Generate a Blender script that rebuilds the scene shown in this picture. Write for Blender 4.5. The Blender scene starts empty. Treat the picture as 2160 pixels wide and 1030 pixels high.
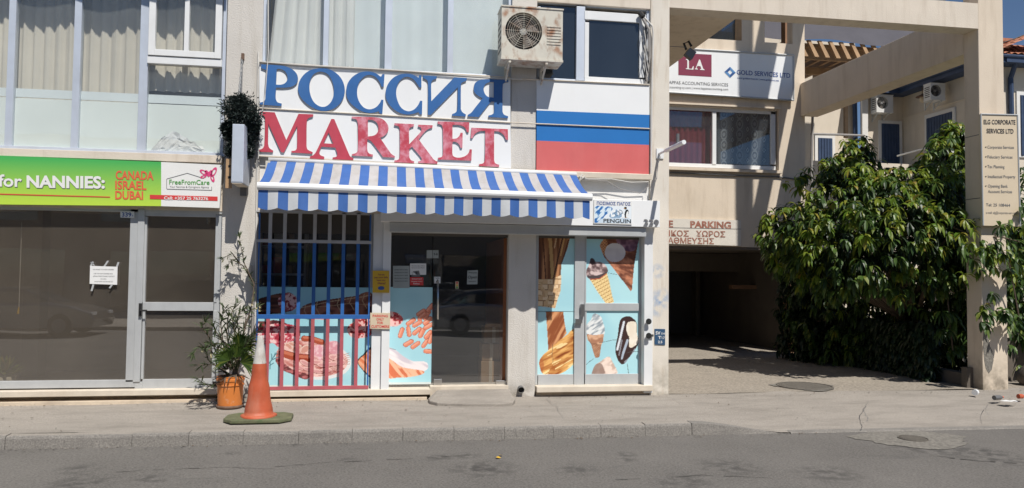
import bpy, bmesh, math, random
import numpy as np
from mathutils import Vector, Matrix
from mathutils.geometry import tessellate_polygon
random.seed(7); np.random.seed(7)
S = bpy.context.scene
COL = S.collection
R_ = math.radians
# ---------------------------------------------------------------- camera, sky, sun, exposure
CAMZ, CAMD, F = 1.77, 10.9, 1600.0
YAW, PIT, ROL = R_(9.29), R_(2.26), R_(0.636)
_cy,_sy,_cp,_sp,_cr,_sr = math.cos(YAW),math.sin(YAW),math.cos(PIT),math.sin(PIT),math.cos(ROL),math.sin(ROL)
FW = Vector((_sy*_cp,_cy*_cp,_sp)); _r = Vector((_cy,-_sy,0)); _u = _r.cross(FW)
RT = _cr*_r+_sr*_u; UP = -_sr*_r+_cr*_u
cam = bpy.data.objects.new('camera', bpy.data.cameras.new('camera')); COL.objects.link(cam)
cam.matrix_world = Matrix(((RT.x,UP.x,-FW.x,0),(RT.y,UP.y,-FW.y,-CAMD),(RT.z,UP.z,-FW.z,CAMZ),(0,0,0,1)))
cam.data.sensor_width = 36; cam.data.lens = 36*F/2160; cam.data.clip_end = 2000; cam.data.clip_start = .05
S.camera = cam
SUN = Vector((.32,-1,1.5)).normalized()
el = math.asin(SUN.z); az = math.atan2(SUN.x, SUN.y)
w = bpy.data.worlds.new('World'); S.world = w; w.use_nodes = True
nt = w.node_tree; bg = nt.nodes['Background']; sk = nt.nodes.new('ShaderNodeTexSky')
sk.sky_type = 'NISHITA'; sk.sun_disc = False; sk.sun_elevation = el; sk.sun_rotation = az
sk.air_density = 1.0; sk.dust_density = .1; sk.ozone_density = 3.5
nt.links.new(sk.outputs[0], bg.inputs[0]); bg.inputs[1].default_value = .074; sk.altitude = 2200
sl = bpy.data.lights.new('sun','SUN'); sl.energy = 5.0; sl.angle = R_(.5); sl.color = (1,.955,.89)
so = bpy.data.objects.new('sun', sl); COL.objects.link(so); so.rotation_euler = SUN.to_track_quat('Z','Y').to_euler(); so.location = (5,-10,20)
S.view_settings.view_transform = 'Standard'; S.view_settings.look = 'None'; S.view_settings.gamma = 1
S.view_settings.exposure = .04
# ---------------------------------------------------------------- measuring helpers (a point of a known plane of the place)
CP = Vector((0,-CAMD,CAMZ))
def ray(px,py): return FW*F + RT*(px-1080) + UP*(515-py)
def P(px,py,Y=0):
    d = ray(px,py); t = (Y+CAMD)/d.y; return CP+d*t
def G(px,py,z=0):
    d = ray(px,py); t = (z-CAMZ)/d.z; return CP+d*t
def RR(x0,y0,x1,y1,Y=0):                       # upright rectangle of the plane Y
    xm,ym = (x0+x1)/2,(y0+y1)/2
    return P(x0,ym,Y).x, P(x1,ym,Y).x, P(xm,y1,Y).z, P(xm,y0,Y).z
# ---------------------------------------------------------------- object helpers
def setp(o,label=None,cat=None,group=None,kind=None):
    if label: o['label']=label
    if cat: o['category']=cat
    if group: o['group']=group
    if kind: o['kind']=kind
    return o
def wloc(p):
    v = Vector((0,0,0))
    while p is not None: v += p.location; p = p.parent
    return v
class MB:
    def __init__(s): s.v=[]; s.f=[]; s.m=[]
    def add(s,vs,fs,m=0):
        n=len(s.v); s.v+= [tuple(a) for a in vs]; s.f+=[tuple(i+n for i in f) for f in fs]; s.m+=[m]*len(fs); return s
    def box(s,x0,x1,y0,y1,z0,z1,m=0):
        if x0>x1:x0,x1=x1,x0
        if y0>y1:y0,y1=y1,y0
        if z0>z1:z0,z1=z1,z0
        return s.add([(x0,y0,z0),(x1,y0,z0),(x1,y1,z0),(x0,y1,z0),(x0,y0,z1),(x1,y0,z1),(x1,y1,z1),(x0,y1,z1)],
          [(0,3,2,1),(4,5,6,7),(0,1,5,4),(1,2,6,5),(2,3,7,6),(3,0,4,7)],m)
    def prism(s,poly,dy,m=0,ms=None):          # poly: world points front face, extruded +dy in Y
        n=len(poly); a=[Vector(p) for p in poly]; b=[p+Vector((0,dy,0)) for p in a]
        t=tessellate_polygon([a]); 
        s.add(a+b,[tuple(x) for x in t]+[tuple(n+i for i in reversed(x)) for x in t],m)
        s.add(a+b,[(i,(i+1)%n,n+(i+1)%n,n+i) for i in range(n)],m if ms is None else ms); return s
    def tube(s,pts,r,n=8,m=0,cap=True):
        pts=[Vector(p) for p in pts]; rs=r if isinstance(r,(list,tuple)) else [r]*len(pts)
        vs=[];fs=[]; pu=None
        for i,p in enumerate(pts):
            d=(pts[min(i+1,len(pts)-1)]-pts[max(i-1,0)]).normalized()
            u=d.cross(Vector((0,0,1))) if abs(d.z)<.9 else d.cross(Vector((0,1,0)))
            u.normalize(); v=d.cross(u)
            if pu is not None:
                # keep frames aligned
                u=(pu-d*pu.dot(d)).normalized(); v=d.cross(u)
            pu=u
            for k in range(n):
                a=2*math.pi*k/n; vs.append(p+(u*math.cos(a)+v*math.sin(a))*rs[i])
        for i in range(len(pts)-1):
            for k in range(n): fs.append((i*n+k,i*n+(k+1)%n,(i+1)*n+(k+1)%n,(i+1)*n+k))
        if cap: fs.append(tuple(range(n))[::-1]); fs.append(tuple(range((len(pts)-1)*n,len(pts)*n)))
        return s.add(vs,fs,m)
    def lathe(s,c,prof,n=28,m=0,jit=0):
        vs=[];fs=[]
        for r,z in prof:
            for k in range(n):
                a=2*math.pi*k/n; rr=r*(1+jit*math.sin(3*a+z*9)+jit*.6*math.sin(5*a-z*13))
                vs.append((c[0]+rr*math.cos(a),c[1]+rr*math.sin(a),c[2]+z))
        for i in range(len(prof)-1):
            for k in range(n): fs.append((i*n+k,i*n+(k+1)%n,(i+1)*n+(k+1)%n,(i+1)*n+k))
        return s.add(vs,fs,m)
    def mesh(s,name,mats,org,smooth=False):
        me=bpy.data.meshes.new(name); me.from_pydata([(a[0]-org[0],a[1]-org[1],a[2]-org[2]) for a in s.v],[],s.f)
        for mm in (mats if isinstance(mats,(list,tuple)) else [mats]): me.materials.append(mm)
        me.polygons.foreach_set('material_index',s.m)
        if smooth: me.polygons.foreach_set('use_smooth',[True]*len(s.f))
        me.validate(); me.update(); return me
def part(name,mb,mat,parent,smooth=False,bevel=0,label=None,kind=None):
    o=bpy.data.objects.new(name,mb.mesh(name,mat,wloc(parent),smooth)); COL.objects.link(o); o.parent=parent
    if bevel: b=o.modifiers.new('b','BEVEL'); b.width=bevel; b.segments=2; b.limit_method='ANGLE'
    if label: o['label']=label
    if kind: o['kind']=kind
    return o
def thing(name,loc,label,cat,group=None):
    o=bpy.data.objects.new(name,None); o.location=loc; o.empty_display_size=.1; COL.objects.link(o); return setp(o,label,cat,group)
def single(name,mb,mat,label=None,cat=None,group=None,kind=None,smooth=False,bevel=0):
    a=np.array(mb.v); org=((a[:,0].min()+a[:,0].max())/2,(a[:,1].min()+a[:,1].max())/2,a[:,2].min())
    o=bpy.data.objects.new(name,mb.mesh(name,mat,org,smooth)); o.location=org; COL.objects.link(o)
    if bevel: b=o.modifiers.new('b','BEVEL'); b.width=bevel; b.segments=2; b.limit_method='ANGLE'
    return setp(o,label,cat,group,kind)
def bx(*a): return MB().box(*a)
def rect(x0,y0,x1,y1,Ya,Yb):                   # slab whose front face is at Ya
    a=RR(x0,y0,x1,y1,Ya); return MB().box(a[0],a[1],Ya,Yb,a[2],a[3])
def quad(c,Ya,th):                             # c: four pixel corners measured on plane Ya
    return MB().prism([P(x,y,Ya) for x,y in c],th)
# ---------------------------------------------------------------- materials
def lin(c): 
    return tuple((v/255/12.92 if v/255<=.04045 else ((v/255+.055)/1.055)**2.4) for v in c)
def mat(name,col,rough=.8,var=.12,vs=3.0,bump=.0,bs=60,metal=0,spec=.4,stain=None,st=0,sscale=(1.2,1.2,.25),fine=0,stlo=.5,coat=0,grime=0,gz=.3,gc=(.2,.17,.13)):
    m=bpy.data.materials.new(name); m.use_nodes=True; n=m.node_tree.nodes; l=m.node_tree.links
    b=n['Principled BSDF']; b.inputs['Roughness'].default_value=rough; b.inputs['Metallic'].default_value=metal
    b.inputs['Specular IOR Level'].default_value=spec; b.inputs['Coat Weight'].default_value=coat
    g=n.new('ShaderNodeNewGeometry')
    def noise(sc,det=6,vec=None,ro=.6):
        x=n.new('ShaderNodeTexNoise'); x.inputs['Scale'].default_value=sc; x.inputs['Detail'].default_value=det; x.inputs['Roughness'].default_value=ro
        l.new(vec or g.outputs['Position'],x.inputs['Vector']); return x.outputs['Fac']
    def mixc(f,a,c,mode='MIX'):
        x=n.new('ShaderNodeMix'); x.data_type='RGBA'; x.blend_type=mode
        if isinstance(f,float): x.inputs[0].default_value=f
        else: l.new(f,x.inputs[0])
        for i,v in ((6,a),(7,c)):
            if isinstance(v,tuple): x.inputs[i].default_value=(*v[:3],1)
            else: l.new(v,x.inputs[i])
        return x.outputs[2]
    def ramp(f,a,c):
        x=n.new('ShaderNodeMapRange'); x.inputs[1].default_value=a; x.inputs[2].default_value=c; l.new(f,x.inputs[0]); return x.outputs[0]
    lo=tuple(v*(1-var) for v in col); hi=tuple(min(1,v*(1+var)) for v in col)
    c=mixc(ramp(noise(vs),.3,.7),lo,hi)
    if fine: c=mixc(ramp(noise(fine,3),.35,.65),c,mixc(.5,c,(0.02,.02,.02)))if False else mixc(float(.5),c,mixc(ramp(noise(fine,2,ro=.8),.3,.7),tuple(v*.34 for v in col),tuple(min(1,v*1.7) for v in col)))
    if stain and st:
        mp=n.new('ShaderNodeMapping'); mp.inputs['Scale'].default_value=sscale; l.new(g.outputs['Position'],mp.inputs[0])
        f=ramp(noise(2.2,8,mp.outputs[0],.65),stlo,stlo+.22)
        mu=n.new('ShaderNodeMath'); mu.operation='MULTIPLY'; l.new(f,mu.inputs[0]); mu.inputs[1].default_value=st
        c=mixc(mu.outputs[0],c,stain)
    if grime:
        sp=n.new('ShaderNodeSeparateXYZ'); l.new(g.outputs['Position'],sp.inputs[0]); zr_=n.new('ShaderNodeMapRange'); zr_.inputs[1].default_value=gz; zr_.inputs[2].default_value=0; l.new(sp.outputs[2],zr_.inputs[0])
        m1=n.new('ShaderNodeMath'); m1.operation='MULTIPLY'; l.new(zr_.outputs[0],m1.inputs[0]); l.new(ramp(noise(5,7),.35,.6),m1.inputs[1]); m2=n.new('ShaderNodeMath'); m2.operation='MULTIPLY'; l.new(m1.outputs[0],m2.inputs[0]); m2.inputs[1].default_value=grime
        c=mixc(m2.outputs[0],c,gc)
    l.new(c,b.inputs['Base Color'])
    if bump:
        bp=n.new('ShaderNodeBump'); bp.inputs['Strength'].default_value=bump; bp.inputs['Distance'].default_value=.012
        l.new(noise(bs,5),bp.inputs['Height']); l.new(bp.outputs[0],b.inputs['Normal'])
    return m
def spots(m,pts,col):
    n=m.node_tree.nodes; l=m.node_tree.links; b=n['Principled BSDF']; src=b.inputs['Base Color'].links[0].from_socket
    g=n.new('ShaderNodeNewGeometry'); nz=n.new('ShaderNodeTexNoise'); nz.inputs['Scale'].default_value=9; nz.inputs['Detail'].default_value=4; l.new(g.outputs['Position'],nz.inputs[0])
    for p,r,a in pts:
        d=n.new('ShaderNodeVectorMath'); d.operation='DISTANCE'; l.new(g.outputs['Position'],d.inputs[0]); d.inputs[1].default_value=p
        mr=n.new('ShaderNodeMapRange'); mr.inputs[1].default_value=r; mr.inputs[2].default_value=r*.2; l.new(d.outputs['Value'],mr.inputs[0])
        m1=n.new('ShaderNodeMath'); m1.operation='MULTIPLY'; l.new(mr.outputs[0],m1.inputs[0]); m2=n.new('ShaderNodeMapRange'); m2.inputs[1].default_value=.4; m2.inputs[2].default_value=.6; l.new(nz.outputs[0],m2.inputs[0]); l.new(m2.outputs[0],m1.inputs[1])
        m3=n.new('ShaderNodeMath'); m3.operation='MULTIPLY'; l.new(m1.outputs[0],m3.inputs[0]); m3.inputs[1].default_value=a
        x=n.new('ShaderNodeMix'); x.data_type='RGBA'; l.new(m3.outputs[0],x.inputs[0]); l.new(src,x.inputs[6]); x.inputs[7].default_value=(*col,1); src=x.outputs[2]
    l.new(src,b.inputs['Base Color'])
def glass(name,tint,dust=.05,dcol=(.5,.48,.45),ior=1.55,dscale=.7,refl=1.0):
    m=bpy.data.materials.new(name); m.use_nodes=True; n=m.node_tree.nodes; l=m.node_tree.links
    n.remove(n['Principled BSDF']); out=n['Material Output']
    tr=n.new('ShaderNodeBsdfTransparent'); tr.inputs[0].default_value=(*tint,1)
    gl=n.new('ShaderNodeBsdfGlossy'); gl.inputs['Roughness'].default_value=.012; gl.inputs[0].default_value=(refl,refl,refl,1)
    lw_=n.new('ShaderNodeLayerWeight'); lw_.inputs[0].default_value=.5; pw=n.new('ShaderNodeMath'); pw.operation='POWER'; l.new(lw_.outputs['Facing'],pw.inputs[0]); pw.inputs[1].default_value=4.0
    fr=n.new('ShaderNodeMapRange'); f0=((ior-1)/(ior+1))**2; fr.inputs[3].default_value=f0; fr.inputs[4].default_value=1; l.new(pw.outputs[0],fr.inputs[0])
    g=n.new('ShaderNodeNewGeometry'); wn=n.new('ShaderNodeTexNoise'); wn.inputs['Scale'].default_value=.8; wn.inputs['Detail'].default_value=1
    l.new(g.outputs['Position'],wn.inputs[0]); bp=n.new('ShaderNodeBump'); bp.inputs['Strength'].default_value=.25; bp.inputs['Distance'].default_value=.01
    l.new(wn.outputs[0],bp.inputs['Height']); l.new(bp.outputs[0],gl.inputs['Normal'])
    di=n.new('ShaderNodeBsdfDiffuse'); di.inputs[0].default_value=(*dcol,1)
    nz=n.new('ShaderNodeTexNoise'); nz.inputs['Scale'].default_value=dscale; nz.inputs['Detail'].default_value=7
    l.new(g.outputs['Position'],nz.inputs[0]); mr=n.new('ShaderNodeMapRange'); mr.inputs[1].default_value=.3;mr.inputs[2].default_value=.75
    mr.inputs[3].default_value=dust*.5; mr.inputs[4].default_value=dust*1.5; l.new(nz.outputs[0],mr.inputs[0])
    a=n.new('ShaderNodeMixShader'); l.new(fr.outputs[0],a.inputs[0]); l.new(tr.outputs[0],a.inputs[1]); l.new(gl.outputs[0],a.inputs[2])
    b=n.new('ShaderNodeMixShader'); l.new(mr.outputs[0],b.inputs[0]); l.new(a.outputs[0],b.inputs[1]); l.new(di.outputs[0],b.inputs[2])
    l.new(b.outputs[0],out.inputs[0]); return m
def vcol(name,rough=.5):
    m=bpy.data.materials.new(name); m.use_nodes=True; n=m.node_tree.nodes; l=m.node_tree.links
    a=n.new('ShaderNodeAttribute'); a.attribute_name='print'; b=n['Principled BSDF']; l.new(a.outputs[0],b.inputs[0]); b.inputs['Roughness'].default_value=rough
    b.inputs['Specular IOR Level'].default_value=.25; return m
M={}
M['plaster']=mat('plaster',(.66,.585,.49),.9,.07,1.5,.3,50,stain=(.40,.32,.24),st=.45,stlo=.5,sscale=(2.6,2.6,.3),grime=.8)
M['plaster2']=mat('plaster_annex',(.655,.56,.445),.9,.06,1.2,.25,50,stain=(.38,.29,.2),st=.38,sscale=(2.4,2.4,.3),stlo=.5,grime=.9,gz=.6)
M['render']=mat('rough_render',(.60,.57,.525),.9,.05,2,.7,55,stain=(.42,.38,.32),st=.5,stlo=.52,sscale=(3,3,.35),grime=.8)
M['white_wall']=mat('white_wall',(.70,.69,.665),.85,.05,2,.2,60,stain=(.5,.46,.4),st=.35,stlo=.55)
M['rustwall']=mat('stained_wall',(.68,.63,.55),.85,.05,2,.3,60,stain=(.40,.29,.18),st=.7,stlo=.52,sscale=(3.2,3.2,.4),grime=.9,gz=.6,gc=(.28,.25,.2))
M['marble']=mat('marble_sill',(.62,.55,.45),.6,.1,4,.1,80,stain=(.42,.33,.24),st=.4,sscale=(1,1,1))
M['plinth']=mat('plinth_stone',(.60,.50,.38),.85,.12,5,.4,40,stain=(.33,.26,.2),st=.5,sscale=(1,1,1.5))
M['alu']=mat('grey_aluminium',(.47,.485,.49),.42,.05,5,.0,metal=.15,stain=(.25,.25,.25),st=.25)
M['alu_blue']=mat('blue_grey_aluminium',(.55,.60,.68),.45,.05,5,.0,metal=.25,stain=(.3,.3,.3),st=.25)
M['alu_dark']=mat('dark_frame_metal',(.17,.17,.17),.5,.05,5,metal=.3)
M['white_metal']=mat('white_metal',(.74,.75,.75),.45,.04,4,stain=(.5,.47,.42),st=.3,stlo=.58)
M['white_panel']=mat('white_panel',(.80,.81,.81),.4,.02,1.5,stain=(.66,.65,.62),st=.3,stlo=.56)
M['blue_letter']=mat('blue_letter_face',(.045,.14,.36),.35,.08,6,stain=(.10,.2,.38),st=.3)
M['red_letter']=mat('red_letter_face',(.50,.065,.095),.4,.08,6,stain=(.55,.12,.16),st=.3)
M['red_peel']=mat('peeling_red_letter_face',(.50,.065,.095),.45,.1,6,stain=(.72,.35,.42),st=.85,sscale=(3.4,3.4,2.8),stlo=.44)
M['letter_side']=mat('letter_side_grey',(.33,.31,.29),.7,.1)
M['flag_blue']=mat('flag_blue',(.02,.165,.47),.45,.04,2)
M['flag_red']=mat('flag_red',(.62,.135,.13),.5,.05,2,stain=(.66,.2,.19),st=.4)
M['grille_blue']=mat('grille_blue_paint',(.028,.12,.36),.45,.08,8,bump=.1)
M['grille_red']=mat('grille_red_paint',(.43,.10,.12),.5,.12,9,bump=.1,stain=(.3,.1,.08),st=.3)
M['grille_grey']=mat('grille_grey_paint',(.42,.42,.43),.5,.06,8)
M['asphalt']=mat('asphalt',(.15,.14,.128),.9,.24,.8,.7,120,fine=44,stain=(.08,.077,.073),st=.8,sscale=(.35,1.1,1),stlo=.62)
M['paving']=mat('pavement_concrete',(.305,.275,.24),.9,.1,.8,.35,60,stain=(.2,.18,.155),st=.6,sscale=(.5,1.6,1),stlo=.46,fine=90)
M['drive']=mat('driveway_concrete',(.29,.255,.21),.95,.14,1.2,1.0,26,stain=(.16,.14,.12),st=.6,sscale=(.9,.9,1),stlo=.54,fine=22)
M['kerb']=mat('kerb_stone',(.22,.205,.185),.9,.12,4,.5,70,stain=(.15,.14,.13),st=.6,sscale=(1.5,3,3),fine=60)
M['curtain']=mat('beige_curtain',(.64,.59,.50),.95,.06,2)
M['curtain_w']=mat('white_curtain',(.72,.72,.69),.95,.04,2)
M['sheer']=mat('sheer_curtain',(.74,.79,.79),.95,.05,1.5)
M['film']=mat('whitened_film',(.78,.82,.78),.8,.05,1.3)
M['paper']=mat('paper',(.74,.74,.73),.8,.03,8)
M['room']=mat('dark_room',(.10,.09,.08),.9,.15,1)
M['room_light']=mat('light_room_wall',(.24,.21,.18),.9,.3,.5)
M['room_floor']=mat('room_floor',(.28,.25,.22),.6,.1,3)
M['room_wall']=mat('room_wall_orange',(.42,.16,.07),.8,.1,2)
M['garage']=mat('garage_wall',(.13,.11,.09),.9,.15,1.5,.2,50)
M['garage_col']=mat('garage_column',(.26,.15,.09),.9,.12,2)
M['glass_shop']=glass('dusty_shop_glass',(.84,.82,.79),.09,(.45,.39,.32),2.3,.45)
M['glass_up']=glass('upper_glass',(.965,.975,.972),.05,(.6,.62,.6),1.55)
M['glass_door']=glass('door_glass',(.82,.83,.84),.02,(.5,.5,.5),2.1)
M['glass_dark']=glass('dark_glass',(.25,.3,.34),.05,(.35,.42,.5),1.9)
M['black']=mat('black_plastic',(.02,.02,.02),.5,.1)
M['black_rubber']=mat('black_print',(.03,.03,.035),.7,.05)
M['steel']=mat('brushed_steel',(.6,.6,.6),.28,.05,8,metal=1)
M['ac_white']=mat('old_white_enamel',(.60,.57,.49),.5,.08,4,bump=.05,stain=(.27,.12,.05),st=.95,sscale=(4.2,4.2,2.2),stlo=.49)
M['ac_clean']=mat('white_enamel',(.68,.68,.66),.5,.03,4)
M['rust']=mat('rusty_metal',(.16,.10,.07),.8,.3,12)
M['cable']=mat('grey_cable',(.32,.30,.28),.7,.1)
M['cable_w']=mat('white_cable',(.62,.60,.56),.7,.1)
M['wood']=mat('pale_wood',(.42,.27,.15),.8,.15,5,stain=(.25,.14,.08),st=.4)
M['tile_roof']=mat('clay_tile',(.40,.17,.10),.85,.25,7,bump=.3,bs=25)
M['house_wall']=mat('house_wall',(.64,.57,.47),.9,.05,1.5,.2,50,stain=(.4,.33,.26),st=.3)
M['house_blue']=mat('house_blue_paint',(.035,.06,.12),.6,.15,5)
M['tarp']=mat('grey_tarp',(.085,.082,.095),.9,.1,1.5)
M['cone']=mat('faded_orange_plastic',(.46,.095,.04),.55,.12,5,bump=.15,bs=14,stain=(.45,.2,.13),st=.55,sscale=(3,3,1.2),stlo=.48)
M['cone_w']=mat('worn_white_band',(.58,.56,.52),.6,.05,8,stain=(.38,.34,.3),st=.9,sscale=(9,9,2.5),stlo=.44)
M['cone_base']=mat('mossy_rubber_base',(.13,.135,.075),.9,.3,9,bump=.5,bs=40,stain=(.07,.14,.05),st=.7,sscale=(3,3,3))
M['bucket']=mat('orange_bucket',(.62,.20,.045),.45,.08,5,stain=(.62,.55,.45),st=.75,sscale=(3.2,3.2,2.2),stlo=.6)
M['soil']=mat('soil',(.06,.045,.03),.95,.3,20,bump=1)
M['banner_green']=None
M['print_white']=mat('print_white',(.76,.76,.74),.5,.02)
M['print_grey']=mat('print_grey',(.16,.16,.165),.5,.02)
M['print_red']=mat('print_red',(.62,.05,.05),.5,.04)
M['print_orange']=mat('print_orange_red',(.68,.13,.06),.5,.04)
M['print_green']=mat('print_green',(.08,.33,.06),.5,.04)
M['print_pink']=mat('print_pink',(.66,.06,.20),.5,.04)
M['print_blue']=mat('print_blue',(.04,.09,.30),.5,.04)
M['print_maroon']=mat('print_maroon',(.22,.035,.07),.5,.04)
M['print_rust']=mat('weathered_red_lettering',(.32,.13,.09),.7,.25,14,stain=(.6,.5,.42),st=.5,sscale=(5,5,5))
M['parking_board']=mat('rusty_white_board',(.66,.62,.55),.7,.06,4,stain=(.28,.11,.05),st=.9,sscale=(2.5,2.5,2.5),stlo=.6)
M['beige_board']=mat('beige_board',(.62,.52,.38),.5,.03,3)
M['yellow']=mat('yellow_sign',(.62,.38,.03),.5,.05)
M['tan']=mat('tan_sign',(.60,.50,.36),.6,.05,5)
M['card']=mat('cardboard',(.40,.25,.13),.9,.08,4)
M['awn_blue']=mat('awning_blue_cloth',(.04,.12,.36),.8,.08,3,bump=.1,bs=25,stain=(.09,.17,.42),st=.4)
M['awn_grey']=mat('awning_grey_cloth',(.43,.42,.42),.85,.08,3,bump=.15,bs=25,stain=(.30,.27,.23),st=.6,sscale=(2,1,1),stlo=.48)
M['awn_white']=mat('awning_white_cloth',(.50,.52,.54),.8,.05,3,bump=.15,bs=25)
M['manhole']=mat('manhole_iron',(.15,.135,.115),.8,.15,9,bump=.6,bs=60,metal=.2)
M['patch']=mat('concrete_patch',(.185,.172,.15),.95,.2,3,.8,30,fine=25)
M['velvet_red']=mat('red_curtain',(.22,.022,.03),.9,.1,3)
M['sv_blue']=mat('blue_plate',(.03,.08,.16),.5,.08,10)
M['flower']=mat('pale_flower',(.7,.62,.35),.8,.1)
M['bark']=mat('bark',(.12,.09,.065),.95,.25,10,bump=.6,bs=30)
def leafmat(name,c1,c2,c3,trans=.3):
    m=bpy.data.materials.new(name); m.use_nodes=True; n=m.node_tree.nodes; l=m.node_tree.links
    b=n['Principled BSDF']; b.inputs['Roughness'].default_value=.42; b.inputs['Specular IOR Level'].default_value=.45
    g=n.new('ShaderNodeNewGeometry'); oi=n.new('ShaderNodeObjectInfo'); ad=n.new('ShaderNodeMath'); ad.operation='ADD'
    l.new(g.outputs['Random Per Island'],ad.inputs[0]); l.new(oi.outputs['Random'],ad.inputs[1])
    fr=n.new('ShaderNodeMath'); fr.operation='FRACT'; l.new(ad.outputs[0],fr.inputs[0])
    r=n.new('ShaderNodeValToRGB'); r.color_ramp.elements[0].color=(*c1,1); r.color_ramp.elements[1].color=(*c3,1)
    r.color_ramp.elements[0].position=.1; r.color_ramp.elements[1].position=1
    e=r.color_ramp.elements.new(.85); e.color=(*c2,1); l.new(fr.outputs[0],r.inputs[0]); l.new(r.outputs[0],b.inputs['Base Color'])
    t=n.new('ShaderNodeBsdfTranslucent'); l.new(r.outputs[0],t.inputs[0]); mx=n.new('ShaderNodeMixShader'); mx.inputs[0].default_value=trans
    l.new(b.outputs[0],mx.inputs[1]); l.new(t.outputs[0],mx.inputs[2]); l.new(mx.outputs[0],n['Material Output'].inputs[0]); return m
M['leaf']=leafmat('glossy_green_leaf',(.03,.065,.017),(.085,.15,.027),(.19,.22,.04))
M['leaf_shade']=leafmat('shade_dark_leaf',(.010,.024,.008),(.02,.04,.012),(.04,.06,.015),.15)  # darker leaf: shade under the crown is put into the leaf colour
M['leaf_y']=leafmat('light_yellow_green_leaf',(.11,.20,.02),(.26,.30,.035),(.30,.22,.04),.38)  # lighter leaf, placed on the crown where sunlight falls; also the window plant
M['leaf_o']=leafmat('oleander_leaf',(.06,.09,.04),(.10,.13,.06),(.17,.17,.08))
M['leaf_d']=leafmat('dark_plastic_leaf',(.018,.028,.025),(.03,.045,.04),(.06,.075,.07),.05)
def gradient_mat(name,z0,z1,ca,cb,rough=.4):
    m=bpy.data.materials.new(name); m.use_nodes=True; n=m.node_tree.nodes; l=m.node_tree.links
    g=n.new('ShaderNodeNewGeometry'); s=n.new('ShaderNodeSeparateXYZ'); l.new(g.outputs['Position'],s.inputs[0])
    mr=n.new('ShaderNodeMapRange'); mr.inputs[1].default_value=z0; mr.inputs[2].default_value=z1; l.new(s.outputs[2],mr.inputs[0])
    x=n.new('ShaderNodeMix'); x.data_type='RGBA'; l.new(mr.outputs[0],x.inputs[0]); x.inputs[6].default_value=(*ca,1); x.inputs[7].default_value=(*cb,1)
    l.new(x.outputs[2],n['Principled BSDF'].inputs[0]); n['Principled BSDF'].inputs['Roughness'].default_value=rough; return m
# ---------------------------------------------------------------- lettering and prints
DG=None
_tc={}
def textmesh(body,offset=0.0):
    k=(body,offset)
    if k in _tc: return _tc[k]
    c=bpy.data.curves.new('t','FONT'); c.body=body; c.offset=offset; c.resolution_u=3
    o=bpy.data.objects.new('t',c); COL.objects.link(o); dg=bpy.context.evaluated_depsgraph_get(); dg.update()
    me=bpy.data.meshes.new_from_object(o.evaluated_get(dg)); vs=np.array([v.co[:] for v in me.vertices]); fs=[tuple(p.vertices) for p in me.polygons]
    bpy.data.objects.remove(o); bpy.data.curves.remove(c); bpy.data.meshes.remove(me); _tc[k]=(vs,fs); return _tc[k]
def textq(body,x0,ya,x1,yb,h,Y,offset=.0,mb=None,descend=False,th=.0):
    """lettering fitted between (x0,ya) and (x1,yb) = baseline ends, cap height h px, on plane Y"""
    vs,fs=textmesh(body,offset); mb=mb or MB()
    xa,xb=vs[:,0].min(),vs[:,0].max(); hcap=.729*1.0
    hcap=max(.5,np.percentile(vs[:,1],99.5)) if not descend else vs[:,1].max()
    pts=[]
    for v in vs:
        t=(v[0]-xa)/(xb-xa); s=v[1]/hcap
        pts.append(P(x0+(x1-x0)*t,ya+(yb-ya)*t-s*h,Y))
    mb.add(pts,fs); return mb
def smooth_poly(pts,ox,oy,sc,n=5):
    out=[];N=len(pts); A=[np.array(p[:2],float) for p in pts]; sm=[len(p)>2 for p in pts]
    for i in range(N):
        p1,p2=A[i],A[(i+1)%N]; out.append(p1)
        if not sm[i] and not sm[(i+1)%N]: continue
        L=np.linalg.norm(p2-p1)
        def tan(j,q):
            if not sm[j]: return p2-p1
            d=A[(j+1)%N]-A[j-1]; dn=np.linalg.norm(d); return d/dn*L
        t1=tan(i,0); t2=tan((i+1)%N,1)
        for k in range(1,n):
            t=k/n; out.append((2*t**3-3*t*t+1)*p1+(t**3-2*t*t+t)*t1+(-2*t**3+3*t*t)*p2+(t**3-t*t)*t2)
    return [(ox+p[0]/sc,oy+p[1]/sc) for p in out]
def letter(parent,mat_face,ox,oy,outer,hole=None,Y=-.068,th=.022,sc=7.357,name='letter',side=None):
    loops=[[P(x,y,Y) for x,y in smooth_poly(outer,ox,oy,sc)]]
    if hole: loops.append([P(x,y,Y) for x,y in smooth_poly(hole,ox,oy,sc)])
    tri=tessellate_polygon(loops); fl=[p for lp in loops for p in lp]; n=len(fl); mb=MB()
    bk=[p+Vector((0,th,0)) for p in fl]
    mb.add(fl,[tuple(t) for t in tri],0)
    base=0
    for lp in loops:
        k=len(lp); mb.add(fl[base:base+k]+bk[base:base+k],[(i,(i+1)%k,k+(i+1)%k,k+i) for i in range(k)],1); base+=k
    return part(name,mb,[mat_face,side or M['letter_side']],parent)
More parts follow.
